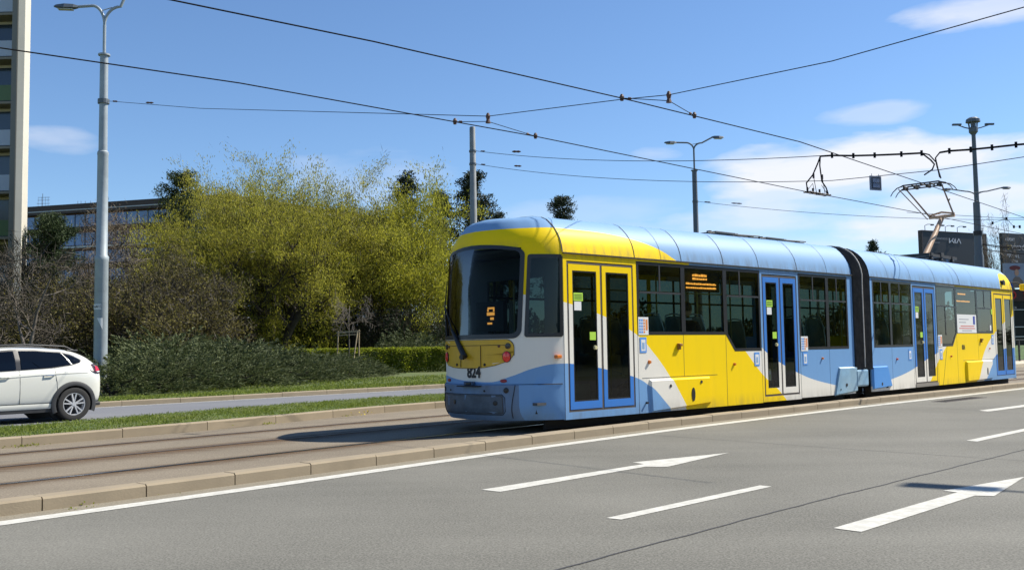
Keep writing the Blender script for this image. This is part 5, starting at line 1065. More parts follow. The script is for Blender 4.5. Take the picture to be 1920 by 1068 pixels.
tree('willow_tree', 'upright budding willow standing between the two broad willows', 'tree', at(600, 67), fan(9, .3, .7, 8.3, .22, seed=25), LG['willow'], 70000, (.17, .045), trop=.06, cl=.22, spread=.5, shrink=.55, k=7, group=WG, ntwig=6000)
tree('willow_tree', 'sparse budding willow at the left edge of the willow group', 'tree', at(432, 61), fan(10, .3, .62, 6.9, .2, seed=31), LG['willow'], 80000, (.17, .045), trop=.06, cl=.22, spread=.55, shrink=.6, k=7, group=WG, ntwig=6000)
BG = 'twiggy brown thickets beside the lamp pole'
for i, (px, Y, n, out, L, sd, nl, lab) in enumerate([(112, 45, 8, .9, 2.45, 41, 34000, 'brown twiggy thicket directly right of the concrete tower'), (178, 48, 8, .85, 2.55, 42, 40000, 'olive twiggy thicket directly behind the tall left lamp pole'), (250, 45, 8, .9, 2.55, 43, 42000, 'olive brown thicket right of the tall left lamp pole'), (322, 49, 8, .85, 3.0, 44, 34000, 'dark brown thicket at the left foot of the willows')]):
    tree('thicket', lab, 'shrub', at(px, Y), fan(n+3, .9, out, L, .09, seed=sd), LG['brush'], nl, (.12, .06), maxlev=3, trop=.045, cl=.36, spread=.6, shrink=.6, k=6, group=BG, twig=LG['twig'], ntwig=24000, bark=BARK2 if i == 1 else BARK, ldir=(0, 0, .3))
for i, (px, Y, lab) in enumerate([(400, 66, 'low dark bush beneath the left willow trunk'), (480, 68, 'low dark bush under the middle of the willow group'), (560, 66, 'low dark bush left of the staked sapling'), (720, 67, 'low dark bush right of the staked sapling'), (790, 66, 'low dark bush just left of the tram'), (330, 60, 'low dark bush behind the short park lamp'), (640, 72, 'low dark bush far behind the staked sapling')]):
    tree('understory_bush', lab, 'bush', at(px, Y), fan(8, .9, 1.0, 2.3, .05, seed=60+i), LG['wood'] if i % 2 else LG['fir'], 9000, (.14, .07), maxlev=2, trop=.03, cl=.42, spread=.6, group='bushes under the willows', ntwig=9000)
# evergreens
def conifer(name, label, px, Y, h, rad, leaf, n, top=.25, seed=1, lsz=(.22, .05), base=.15, group=None, dens=1.0):
    random.seed(seed); root = thing(name, label, 'tree', at(px, Y), 0, group); m_ = MB(); m_.tube([(0, 0, 0), (.1, 0, h*.5), (.05, .05, h*.97)], [h*.02, h*.013, .02], 8); C_, D_ = [], []
    nb = int(h*5*dens)
    for i in range(nb):
        t = (i+random.random())/nb; z = h*(base+(1-base)*t); a = random.uniform(0, 2*math.pi); L = rad*(1-t)**.7*random.uniform(.55, 1.1)+top*random.random(); e = np.array([math.cos(a), math.sin(a), .25+.3*t]); p0 = np.array([.05, 0, z]); p1 = p0+e*L
        m_.tube([p0, (p0+p1)/2-np.array([0, 0, .05]), p1], [.05*(1-t)+.02, .03, .012], 4, caps=False)
        for q in range(max(2, int(L*3))):
            f = (q+1)/max(2, int(L*3)); c = p0+e*L*f+rng.normal(size=3)*.16; kk = int(n/nb/max(2, int(L*3))); C_.append(c+rng.normal(size=(kk, 3))*np.array([.26, .26, .16])); D_.append(np.tile(e+np.array([0, 0, .5]), (kk, 1)))
    m_.build('trunk', BARK, root, smooth='all'); cen = np.concatenate(C_); dr = np.concatenate(D_)*.6+rng.normal(size=(len(cen), 3))*.8
    quads('crown', leaf_quads(cen, dr, rng.uniform(.6, 1.3, len(cen))*lsz[0], rng.uniform(.6, 1.3, len(cen))*lsz[1]), leaf, root); return root
PG = 'dark pines behind the tram'
conifer('pine_tree', 'dark pine directly behind the plain pole, tallest of the pines', 890, 82, 16.2, 4.2, LG['pine'], 15000, seed=5, group=PG, lsz=(.34, .09), base=.3)
conifer('pine_tree', 'dark pine between the willows and the plain pole', 828, 86, 15.2, 3.6, LG['pine'], 13000, seed=6, group=PG, lsz=(.34, .09), base=.3)
conifer('pine_tree', 'small pine top just right of the plain pole', 940, 96, 14.6, 2.6, LG['pine'], 8000, seed=7, group=PG, lsz=(.34, .09), base=.35)
conifer('pine_tree', 'isolated pine top peeking over the rear car roof', 1054, 98, 16.6, 3.0, LG['pine'], 11000, seed=8, group=PG, lsz=(.34, .09), base=.35, top=.5)
conifer('pine_tree', 'very small distant conifer top above the front car roof', 1643, 150, 16.9, 1.6, LG['pine'], 3500, seed=9, group=PG, lsz=(.5, .14), base=.5)
conifer('pine_tree', 'dark pine rising behind the right hand willow', 762, 74, 14.6, 3.0, LG['pine'], 10000, seed=10, group=PG, lsz=(.3, .08), base=.3)
conifer('pine_tree', 'low pine top right beside the small pine', 975, 110, 13.9, 1.8, LG['pine'], 3500, seed=17, group=PG, lsz=(.34, .1), base=.5)
conifer('evergreen_tree', 'dark evergreen in front of the office block next to the tower', 97, 60, 9.8, 3.7, LG['fir'], 42000, seed=12, lsz=(.2, .06), dens=1.5)
conifer('evergreen_tree', 'tall evergreen poking out above the office block roof line', 338, 72, 14.6, 3.0, LG['fir'], 18000, seed=13, lsz=(.24, .07), base=.45, top=.6)
# bare tree at the far left
tree('bare_tree', 'leafless grey tree with curling branches in front of the tower', 'tree', at(48, 33), [((0, 0, 0), (-.35, 0, 1), 4.0, .13), ((0, 0, .3), (-.9, .1, .8), 3.2, .09), ((0, 0, .2), (.05, .2, 1), 3.8, .1), ((0, 0, .5), (-1.2, -.1, .45), 2.8, .07)], LG['twig'], 2500, (.09, .02), maxlev=3, trop=.02, wob=.22, spread=.6, cl=.12, bark=BARK2, ntwig=5000, twig=LG['twig'], minr=.009)
# russet thin trees in front of the office block
for px, Y, sd, lab in ((222, 66, 71, 'thin russet tree in front of the office block, left one'), (282, 64, 72, 'thin pale twigged tree in front of the office block, right one')):
    tree('bare_tree', lab, 'tree', at(px, Y), [((0, 0, 0), (.03, 0, 1), 7.4, .12), ((0, 0, 3), (.4, 0, 1), 3.4, .06), ((0, 0, 3.5), (-.4, .1, 1), 3.4, .06)], LG['red'], 2600, (.10, .04), maxlev=3, trop=.05, wob=.10, spread=.5, cl=.3, bark=BARK2, ntwig=9000, twig=LG['twig2'], shrink=.42)
# junipers
def juniper_mesh(seed, rx=2.0, ry=1.5, h=1.5, n=330):
    r0 = np.random.default_rng(seed); out_ = []
    for i in range(n):
        a = r0.uniform(0, 2*math.pi); q = math.sqrt(r0.uniform(0, 1)); z = h*(1-q**2.2)*r0.uniform(.45, 1)+.05; p = np.array([rx*q*math.cos(a), ry*q*math.sin(a), z]); d = np.array([math.cos(a)*(.35+q*.8)+r0.normal()*.25, math.sin(a)*(.35+q*.8)+r0.normal()*.25, .55+r0.normal()*.2]); d /= np.linalg.norm(d); L = r0.uniform(.35, .75)
        k = 34; t = r0.uniform(0, 1, k)[:, None]; cen = p+d*L*t-np.array([0, 0, .10])*t**2+r0.normal(size=(k, 3))*.05*(1.15-t); dr = d+r0.normal(size=(k, 3))*.45
        out_.append(leaf_quads(cen, dr, r0.uniform(.07, .16, k), r0.uniform(.02, .045, k)))
    return np.concatenate(out_)
jm = []
JL = [(-12.1, 28.9, 1.05, 1.0, 'frontmost juniper, touching the tall left lamp pole'), (-11.0, 30.6, 1.0, 1.15, 'juniper mound just right of the tall left lamp pole'), (-11.9, 33.0, 1.25, 1.45, 'tall juniper mound behind the front ones near the pole'), (-10.0, 33.4, 1.05, 1.05, 'juniper in the front row below the short park lamp'), (-10.6, 36.2, 1.2, 1.5, 'high juniper mound in the middle of the bed'), (-9.0, 37.0, 1.05, .95, 'front juniper in the middle of the bed beside the lawn'), (-9.6, 40.0, 1.2, 1.3, 'juniper mound behind the middle of the bed'), (-8.4, 41.2, 1.1, .95, 'front juniper left of the sapling stakes'), (-8.6, 44.6, 1.2, 1.0, 'juniper mound before the hedge left of the stakes'), (-7.7, 45.6, 1.0, .72, 'low right-hand end juniper at the foot of the sapling stakes'), (-13.2, 37, 1.4, 1.8, 'tall dark juniper at the back of the bed'), (-11.8, 42, 1.4, 1.5, 'rear juniper mound under the willow')]
proto = []
for i, (x, y, s, zs_, lab) in enumerate(JL):
    if i < 3:
        P_ = juniper_mesh(100+i); root = thing('juniper_bush', 'blue green spreading '+lab, 'juniper', (x, y, .1), random.uniform(0, 6), 'spreading junipers behind the far kerb'); quads('foliage', P_, LG['juniper'], root)
        m_ = MB(); [m_.tube([(0, 0, 0), (math.cos(a)*.5, math.sin(a)*.4, .4), (math.cos(a)*1.1, math.sin(a)*.9, .7)], [.05, .035, .015], 5) for a in np.arange(0, 6.2, .9)]; m_.build('stems', BARK, root); proto.append(root)
    else:
        root = copy_tree(proto[i % 3]); root['label'] = 'blue green spreading '+lab; root.location = (x, y, .1); root.rotation_euler = (0, 0, random.uniform(0, 6))
    root.scale = (s*1.1, s*1.1, zs_*.72)
jb = copy_tree(proto[0]); jb['label'] = 'light green juniper rising behind the clipped hedge near the tram'; jb.location = at(770, 58); jb.scale = (1.5, 1.2, 1.5)
# clipped hedge
def hedge(x0, y0, x1, y1, h, wd, n, label):
    root = thing('hedge', label, 'hedge', (0, 0, 0)); a = np.array([x0, y0]); b = np.array([x1, y1]); L = np.linalg.norm(b-a); t = (b-a)/L; nn = np.array([t[1], -t[0]])
    u = rng.uniform(0, L, n); f = rng.uniform(0, 1, n); front = f < .62; z = np.where(front, rng.uniform(.12, h, n), h); o = np.where(front, wd/2, rng.uniform(-wd/2, wd/2, n)); bump = .10*np.sin(u*2.3)+.07*np.sin(u*5.1+1); o = o+np.where(front, bump, 0)+rng.normal(size=n)*.07; z = z+rng.normal(size=n)*.045
    gap = (np.sin(u*1.05+.8) > .80) & front; keep = ~gap | (rng.uniform(0, 1, n) < .35); cen = np.stack([a[0]+t[0]*u+nn[0]*o, a[1]+t[1]*u+nn[1]*o, z], 1)[keep]
    quads('foliage', leaf_quads(cen, rng.normal(size=(len(cen), 3))+np.array([0, 0, .4]), rng.uniform(.06, .13, len(cen)), rng.uniform(.04, .08, len(cen))), LG['hedge'], root)
    m_ = MB(); q = MB(); Pt = lambda u_, o_, z_: (a[0]+t[0]*u_+nn[0]*o_, a[1]+t[1]*u_+nn[1]*o_, z_)
    for k in range(int(L/.5)):
        u_ = .25+k*.5; m_.tube([Pt(u_, 0, .05), Pt(u_+.05, .05, h*.5), Pt(u_-.08, -.1, h*.85)], [.02, .014, .007], 4); m_.tube([Pt(u_, 0, .3), Pt(u_+.2, .25, h*.8)], .009, 4); m_.tube([Pt(u_, 0, .3), Pt(u_-.2, -.2, h*.8)], .009, 4)
    m_.build('inner_branches', mat('hedge_inside', (.03, .035, .015), .95, noise=.5, nscale=9), root)
hedge(-14.5, 50.3, 3.0, 55.8, 1.38, 1.1, 60000, 'clipped yellow green hedge at the back of the lawn')
# staked sapling
st = thing('sapling', 'young bare sapling held by a frame of wooden stakes in the junipers', 'tree', at(654, 46.5)); m_ = MB(); m_.tube([(0, 0, 0), (.02, 0, 1.6), (0, 0, 2.7), (.05, 0, 3.4)], [.035, .03, .022, .01], 7); tb, tp = [], []
random.seed(5)
for i in range(9):
    a = i*2.4; grow(tb, tp, np.array([0, 0, 2.1+.12*i]), np.array([math.cos(a), math.sin(a), .9]), 1.1, .014, 0, 2, -.06, .2, 1, .6)
for pts, rad in tb: m_.tube(pts, [max(.007, q) for q in rad], 4, caps=False)
m_.build('trunk', BARK2, st, smooth='all'); STK = mat('stake_wood', (.42, .32, .19), .8)
fr = thing('stake_frame', 'frame of three pale wooden stakes with a crossbar around the sapling', 'tree stakes', at(654, 46.5)); 
for q in ([(-.62, .1, 0), (-.52, .05, 2.2)], [(.48, 0, 0), (.50, 0, 2.25)], [(.20, -.5, 0), (.44, -.05, 2.2)]): m_ = MB(); m_.tube(q, .032, 8); m_.build('stake', STK, fr)
m_ = MB(); m_.beam((-.58, -.02, 2.12), (.55, -.02, 2.16), .03, .07); m_.beam((-.58, .04, 1.98), (.5, .04, 2.02), .02, .05); m_.build('crossbar', STK, fr)
m_ = MB(); m_.beam((-.6, 0, 1.25), (.45, 0, 1.28), .01, .03); m_.build('tie_strap', BLK, fr)
# park lamp
pk = thing('park_lamp', 'short pale park lamp with flat head standing among the thickets', 'lamp', at(359, 49)); m_ = MB(); m_.tube([(0, 0, 0), (0, 0, 4.3)], [.05, .035], 10); m_.build('post', mat('park_post', (.36, .30, .14), .6), pk); m_ = MB(); m_.tube([(0, 0, 4.3), (-.15, 0, 4.42)], .03, 6); m_.box(-.42, .08, -.1, .1, 4.38, 4.46); m_.build('lamp_head', mat('park_head', (.5, .5, .46), .4), pk, bevel=.02)
# grass blades
def blades(name, A, B, n, h, label, lo=0., hi=1., wd=.012, z=.11):
    A = resample(A, 600); B = resample(B, 600); A = np.array(A); B = np.array(B); i = rng.integers(int(600*lo), int(600*hi), n); t = rng.uniform(0, 1, n)[:, None]; p = A[i]*(1-t)+B[i]*t+rng.normal(size=(n, 2))*.05
    cen = np.stack([p[:, 0], p[:, 1], np.full(n, z)+rng.uniform(0, h*.5, n)], 1); cl_ = .6+.5*np.sin(p[:, 0]*2.1)*np.sin(p[:, 1]*1.7)+.3*np.sin(p[:, 0]*7)
    Q = leaf_quads(cen, np.array([0, 0, 1.])+rng.normal(size=(n, 3))*.45, rng.uniform(.5, 1.3, n)*h*np.clip(cl_, .4, 1.3), rng.uniform(.7, 1.3, n)*wd); return tag(quads(name, Q, LG['grass']), label, 'grass', kind='stuff')
nearcut = lambda Ln, y0, y1: [p for p in Ln if y0 < p[1] < y1]
blades('grass', nearcut(offset(FK, .15), 10, 30), nearcut(SF, 10.5, 31), 60000, .075, 'short grass growing on the narrow strip between tracks and far road')
blades('grass', nearcut(offset(FR, .16), 18, 60), nearcut(offset(FR, 2.0), 18, 60), 42000, .12, 'grass along the far kerb in front of the junipers', wd=.022, z=.12)
blades('grass', nearcut(offset(FR, 1.6), 30, 60), nearcut(offset(FR, 9), 30, 66), 30000, .12, 'lawn grass between the far kerb and the hedge', wd=.03, z=.11)
# weeds in the kerb joints
W_ = []
for px, py, n, h in [(20, 838, 60, .05), (90, 828, 120, .09), (130, 824, 60, .06), (185, 819, 40, .05), (315, 806, 30, .06), (402, 802, 90, .10), (500, 795, 60, .06), (640, 780, 60, .06), (668, 776, 160, .12), (690, 773, 160, .11), (720, 770, 90, .07), (750, 768, 90, .06), (775, 765, 130, .10), (800, 764, 80, .07), (50, 836, 60, .05), (160, 821, 60, .05), (150, 950, 30, .03), (290, 925, 30, .03)]:
    c = atz(px, py, 0); W_.append(leaf_quads(c+rng.normal(size=(n, 3))*np.array([.13, .09, .01])+np.array([0, 0, h*.4]), np.array([0, 0, .7])+rng.normal(size=(n, 3))*.7, rng.uniform(.4, 1, n)*h, rng.uniform(.008, .02, n)))
tag(quads('weeds', np.concatenate(W_), LG['hedge']), 'small weeds sprouting from the joint along the kerb of the grass strip', 'weeds', kind='stuff')
c = atz(676, 774, .05); tag(quads('dandelions', leaf_quads(c+rng.normal(size=(14, 3))*np.array([.12, .08, .03]), rng.normal(size=(14, 3)), rng.uniform(.02, .05, 14), rng.uniform(.02, .05, 14)), LG['flower']), 'yellow dandelions at the kerb of the grass strip', 'flowers', kind='stuff')
# far belt of trees that closes the horizon
n = 90000; x = rng.uniform(-150, 330, n); y = 175+rng.uniform(-14, 14, n)+.08*np.abs(x); top = 5.5+2.2*np.sin(x*.11)+1.6*np.sin(x*.31+1)+1.2*np.sin(x*.9); z = rng.uniform(0, 1, n)**.7*top
tag(quads('far_trees', leaf_quads(np.stack([x, y, z], 1), rng.normal(size=(n, 3)), rng.uniform(.5, 1.1, n), rng.uniform(.3, .7, n)), LG['wood']), 'distant belt of trees and scrub along the horizon', 'trees', kind='stuff')

# ---------------------------------------------------------------- buildings
def wallbasis(p, q):
    p = Vector(p); q = Vector(q); d = (q-p); L = d.length; d.normalize(); T = d.to_track_quat('X', 'Z').to_matrix().to_4x4(); T.translation = p; return T, L
of = thing('office_building', 'long office block with bands of blue glass and dark brown parapets', 'building', (0, 0, 0))
Cn = Vector(aty(424, 640, 158)); Lf = Vector(aty(-30, 640, 171)); Rt = Vector(aty(770, 640, 196)); Cn.z = Lf.z = Rt.z = 0; HT = 27.0
BRN = mat('parapet_brown', (.055, .038, .034), .7); RED = mat('spandrel_red', (.14, .07, .06), .8, noise=.3, nscale=.6); BG_ = mat('facade_glass_blue', (.075, .15, .34), .15, noise=.35, nscale=.25, spec=.9); WHS = mat('pale_strip', (.45, .47, .50), .6); MUL = mat('mullion', (.10, .12, .16), .5)
m_ = MB(); m_.zprism([(Lf.x, Lf.y+.3), (Cn.x, Cn.y+.3), (Rt.x, Rt.y+.3), (Rt.x-20, Rt.y+30), (Lf.x, Lf.y+40)], 0, HT); m_.build('wall', RED, of)
for p, q in ((Lf, Cn), (Cn, Rt)):
    T, L = wallbasis(p, q); s_ = MB(); s_.box(-.2, L+.2, -.75, .2, HT-1.0, HT+.55, 0, T); s_.build('parapet', BRN, of); s_ = MB(); s_.box(-.2, L+.2, -.80, -.752, HT-.55, HT-.40, 0, T); s_.build('parapet_strip', WHS, of)
    for k in range(8):
        zt = HT-1.3-k*3.2; g = MB(); g.box(0, L, -.12, .0, zt-2.1, zt, 0, T); w_ = g.build('window_band', BG_, of); mu = MB()
        for x in np.arange(0, L, 2.1): mu.box(x, x+.16, -.22, -.121, zt-2.1, zt, 0, T)
        mu.build('mullion', MUL, w_); sp_ = MB(); sp_.box(0, L, -.42, -.13, zt-2.1-.50, zt-2.1-.16, 0, T); sp_.build('ledge', WHS if k % 2 else BRN, of)
m_ = MB(); base = aty(118, 372, 176)
for i, px in enumerate((98, 108, 113, 122, 131, 138)):
    p = aty(px, 372, 176); m_.tube([(p[0], p[1], HT), (p[0], p[1], HT+1.6+.3*(i % 2)), (p[0], p[1], HT+1.65+.3*(i % 2))], [.55, .55, .66], 10)
for px in (90, 104, 127): p = aty(px, 372, 178); m_.box(p[0]-.7, p[0]+.7, 177, 178.5, HT, HT+1.2)
m_.build('roof_vent', mat('vent_metal', (.42, .42, .38), .5, metal=.3, noise=.2), of)
m_ = MB(); p = aty(80, 372, 172); m_.tube([(p[0], p[1], HT), (p[0], p[1], HT+3.6)], .05, 5)
for z in (1.8, 2.4, 2.9): m_.tube([(p[0]-1.6+.3*z, p[1], HT+z), (p[0]+1.3, p[1], HT+z)], .035, 4)
for x in (-.8, -.2, .5, 1.0): m_.tube([(p[0]+x, p[1], HT+1.3), (p[0]+x, p[1], HT+3.0)], .025, 4)
for px in (146, 152, 160, 170, 290): q = aty(px, 372, 168); m_.tube([(q[0], q[1], HT), (q[0], q[1], HT+1.5)], .04, 4)
m_.build('antenna', DPOLE, of)
# concrete apartment tower
tw_ = thing('apartment_tower', 'tall cream concrete apartment tower with slit windows and balconies at the left edge', 'building', (0, 0, 0))
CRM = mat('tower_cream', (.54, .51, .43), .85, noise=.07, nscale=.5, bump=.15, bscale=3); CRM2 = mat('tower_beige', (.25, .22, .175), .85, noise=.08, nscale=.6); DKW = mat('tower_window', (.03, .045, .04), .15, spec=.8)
K0 = Vector(aty(33, 640, 57)); K1 = Vector(aty(47.0, 640, 66)); K0.z = K1.z = 0; Kc = Vector(aty(24, 640, 58.2)); Kc.z = 0; Kf = Kc+Vector((-16, .5, 0)); HTW = 44
m_ = MB(); m_.zprism([(Kf.x, Kf.y+1.4), (Kc.x, Kc.y+1.4), (Kc.x, Kc.y), (K0.x-.30, K0.y), (K0.x, K0.y+.2), (K1.x, K1.y), (Kf.x, K1.y+6)], 0, HTW); m_.build('wall', CRM, tw_)
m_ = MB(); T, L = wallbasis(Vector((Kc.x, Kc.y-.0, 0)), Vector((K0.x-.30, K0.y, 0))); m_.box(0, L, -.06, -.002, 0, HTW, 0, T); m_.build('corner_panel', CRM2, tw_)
T, L = wallbasis(Vector((K0.x, K0.y+.2, 0)), K1)
for k in range(15):
    z = 1.3+57*(640-(640-35-k*84))/1800*0+1.6+k*2.8
    for x0, dz in ((L*.42, 0.), (L*.66, -.35)):
        w_ = MB(); w_.box(x0, x0+L*.07, -.012, .05, z+dz, z+dz+1.7, 0, T); f_ = w_.build('window', DKW, tw_); q = MB(); q.box(x0-.06, x0, -.05, .05, z+dz-.06, z+dz+1.76, 0, T); q.box(x0, x0+L*.07, -.05, .05, z+dz-.06, z+dz-.001, 0, T); q.build('window_frame', CRM2, f_)
T, L = wallbasis(Vector((Kf.x, Kf.y+1.4, 0)), Vector((Kc.x, Kc.y+1.4, 0)))
PNB = mat('balcony_panel', (.42, .47, .56), .6); 
for k in range(15):
    z = k*2.8+.2; w_ = MB(); w_.box(.3, L-.5, -.02, .02, z+1.15, z+2.5, 0, T); w_.build('window', mat('balcony_window', (.035, .05, .07), .12, spec=.8), tw_)
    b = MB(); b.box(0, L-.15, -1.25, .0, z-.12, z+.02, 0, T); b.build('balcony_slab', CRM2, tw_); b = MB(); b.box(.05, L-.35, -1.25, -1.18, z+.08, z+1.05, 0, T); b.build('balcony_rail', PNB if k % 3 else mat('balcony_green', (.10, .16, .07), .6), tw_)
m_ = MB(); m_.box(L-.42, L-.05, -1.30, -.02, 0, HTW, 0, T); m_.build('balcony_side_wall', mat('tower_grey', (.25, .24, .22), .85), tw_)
# low pale wall and parked things glimpsed under the trees
m_ = MB(); a = at(600, 78); b = at(735, 78); m_.box(a[0], b[0], 78, 78.2, 0, 1.75)
for x in np.arange(a[0], b[0], 1.4): m_.box(x, x+.08, 77.9, 77.999, 0, 1.9)
tag(m_.build('low_wall', mat('pale_wall', (.30, .31, .32), .8, noise=.3, nscale=1)), 'low pale grey wall glimpsed under the willows', 'wall')

# ---------------------------------------------------------------- billboards and the right edge
BD = mat('board_dark', (.020, .022, .028), .5); BDF = mat('board_frame', (.06, .045, .045), .6); LW = mat('board_white', (.62, .63, .66), .6)
bb = thing('billboard', 'large dark billboard with a car picture and white logo behind the pantograph', 'billboard', (0, 0, 0)); A = Vector(aty(1737.5, 640, 88)); B = Vector(aty(1858, 640, 92)); A.z = B.z = 0; T, L = wallbasis(A, B); zt = aty(1740, 432, 88)[2]; zb = zt-5.2; bb.matrix_world = T
m_ = MB(); m_.box(0, L, 0, .35, zb, zt); m_.build('panel', BD, bb)
m_ = MB(); m_.box(-.05, .05, -.05, .4, zb, zt+.05); m_.box(L-.45, L+.05, -.05, .4, zb, zt+.05); m_.box(.05, L-.45, -.05, .4, zt-.03, zt+.05); m_.build('frame', BDF, bb); m_ = MB(); m_.tube([(L*.3, .2, 0), (L*.3, .2, zb)], .2, 10); m_.tube([(L*.7, .2, 0), (L*.7, .2, zb)], .2, 10); m_.build('post', DPOLE, bb)
for x in (.55, 1.95, 3.3, 4.95): m_ = MB(); m_.tube([(x, .1, zt), (x, .1, zt+.5), (x+.12, -.1, zt+.60), (x+.45, -.3, zt+.60)], .03, 6); m_.box(x+.38, x+.62, -.42, -.2, zt+.48, zt+.60); m_.build('board_lamp', DPOLE, bb)
text('board_text', 'EČ-showroom', .40, mat('board_grey_text', (.28, .30, .34), .6), bb, (2.25, -.02, zt-.62), (R(90), 0, 0), .95); text('board_text', 'autosalón', .22, mat('board_grey_text', (.28, .30, .34), .6), bb, (1.9, -.02, zt-1.02), (R(90), 0, 0), .95)
m_ = MB()     # white linked-letter logo drawn as strokes
def stroke(pts, th): 
    for a_, b_ in zip(pts, pts[1:]): m_.beam((a_[0], -.03, a_[1]), (b_[0], -.03, b_[1]), .02, th)
lx, lz = 3.62, zt-1.02; stroke([(lx, lz), (lx, lz+.46)], .10); stroke([(lx+.03, lz+.05), (lx+.58, lz+.44)], .10); stroke([(lx+.34, lz+.26), (lx+.66, lz)], .10); stroke([(lx+.82, lz), (lx+.82, lz+.46)], .10); stroke([(lx+.62, lz+.02), (lx+.80, lz+.44)], .07); stroke([(lx+.98, lz), (lx+1.30, lz+.44), (lx+1.58, lz)], .10); m_.build('logo', LW, bb)
m_ = MB(); cp = [(1.5, zb+1.9), (1.9, zb+2.75), (2.4, zb+3.0), (3.0, zb+2.85), (3.6, zb+2.2), (4.5, zb+2.0), (4.9, zb+1.75), (4.95, zb+.9), (1.5, zb+.7)]; m_.prism(cp, -.02, -.001); m_.build('car_picture', mat('picture_blue', (.03, .10, .26), .5, noise=.5, nscale=1.2), bb)
m_ = MB(); m_.prism([(2.0, zb+2.1), (2.15, zb+2.65), (2.5, zb+2.85), (2.9, zb+2.7), (3.3, zb+2.15)], -.03, -.021); m_.build('picture_glass', mat('picture_dark', (.012, .02, .04), .4), bb); m_ = MB(); m_.prism([(3.6, zb+1.9), (4.9, zb+1.7), (4.9, zb+1.6), (3.6, zb+1.78)], -.03, -.021); m_.build('picture_light', LW, bb)
b2_ = thing('billboard', 'black billboard with rows of white lettering at the right edge', 'billboard', (0, 0, 0)); A = Vector(aty(1889, 640, 80)); B = Vector(aty(2010, 640, 84)); A.z = B.z = 0; T, L = wallbasis(A, B); zt = aty(1890, 436, 80)[2]; zb = aty(1892, 517, 80)[2]; b2_.matrix_world = T
m_ = MB(); m_.box(0, L, 0, .3, zb, zt); m_.build('panel', BD, b2_); m_ = MB(); m_.box(0, L, -.1, .3, zb-.28, zb-.04); m_.box(-.02, L, -.03, -.001, zb+.18, zb+.24); m_.build('frame', BDF, b2_); m_ = MB(); m_.tube([(1.2, .15, 0), (1.2, .15, zb)], .14, 8); m_.tube([(3.2, .15, 0), (3.2, .15, zb)], .14, 8); m_.build('post', DPOLE, b2_)
text('board_text', 'AIRPORT', .36, LW, b2_, (.32, -.02, zt-.55), (R(90), 0, 0), .85, align='LEFT'); text('board_text', 'OT', .55, mat('gold_text', (.45, .33, .06), .6), b2_, (.50, -.02, zt-1.22), (R(90), 0, 0), .8, align='LEFT'); text('board_text', 'VORENÉ', .55, LW, b2_, (1.12, -.02, zt-1.22), (R(90), 0, 0), .8, align='LEFT'); text('board_text', 'TERMINÁL', .40, LW, b2_, (.48, -.02, zt-1.92), (R(90), 0, 0), .85, align='LEFT'); text('board_text', 'ZÓNA', .34, LW, b2_, (1.0, -.02, zt-2.35), (R(90), 0, 0), .85, align='LEFT')
b3 = thing('billboard', 'blue grey poster showing a figure in a brimmed hat at the right edge', 'billboard', (0, 0, 0)); A = Vector(aty(1891, 640, 62)); B = Vector(aty(2000, 640, 63)); A.z = B.z = 0; T, L = wallbasis(A, B); b3.matrix_world = T; z0 = aty(1893, 539, 62)[2]; z1 = aty(1893, 493, 62)[2]
m_ = MB(); m_.box(0, L, 0, .2, z0, z1); m_.build('panel', mat('poster_blue', (.24, .30, .40), .6, noise=.15, nscale=2), b3); m_ = MB(); m_.tube([(.5, .12, 0), (.5, .12, z0)], .1, 8); m_.tube([(2.8, .12, 0), (2.8, .12, z0)], .1, 8); m_.build('post', DPOLE, b3)
m_ = MB(); m_.prism([(.75+.42*math.cos(t), z0+1.28+.16*math.sin(t)) for t in np.linspace(0, 6.28, 14, endpoint=False)], -.02, -.001, 0); m_.prism([(.50, z0), (.56, z0+.55), (.75, z0+.72), (1.05, z0+.70), (1.3, z0+.45), (1.4, z0)], -.012, -.001, 1); m_.prism([(.86+.16*math.cos(t), z0+.98+.22*math.sin(t)) for t in np.linspace(0, 6.28, 14, endpoint=False)], -.03, -.021, 2); m_.prism([(.05, z0), (.05, z0+.28), (.35, z0+.42), (.55, z0+.1), (.5, z0)], -.03, -.021, 3)
m_.build('poster_picture', [mat('hat_red', (.16, .04, .04), .6), mat('coat_grey', (.18, .15, .13), .7), mat('skin', (.50, .30, .21), .6), mat('shape_blue', (.02, .07, .35), .5)], b3)
sh = thing('shop_pavilion', 'dark glazed pavilion with red lettering above it at the right edge', 'building', (0, 0, 0)); A = Vector(aty(1880, 640, 64)); B = Vector(aty(2040, 640, 66)); A.z = B.z = 0; T, L = wallbasis(A, B); sh.matrix_world = T
m_ = MB(); m_.box(0, L, 0, 4, .9, 3.95); m_.build('wall', mat('pavilion_dark', (.022, .028, .035), .25), sh); m_ = MB(); m_.box(0, L, -.06, 3.9, 3.96, 4.75); m_.build('sign_band', mat('band_dark', (.05, .03, .03), .6, noise=.5, nscale=3), sh)
m_ = MB(); [m_.box(0, L, -.08, -.001, z, z+.05) for z in (3.35, 2.2, 1.55)]; m_.box(0, .06, -.09, -.001, .9, 3.3); m_.build('window_rail', LW, sh); text('sign_text', 'SO', .72, mat('sign_red', (.55, .03, .03), .5), sh, (.78, -.09, 4.33), (R(90), 0, 0), 1.0, bold=.02); text('sign_text', 'S', .72, mat('sign_red', (.55, .03, .03), .5), sh, (2.0, -.09, 4.33), (R(90), 0, 0), 1.0, bold=.02); text('small_sign', '136', .18, LW, sh, (1.1, -.05, 3.52), (R(90), 0, 0))
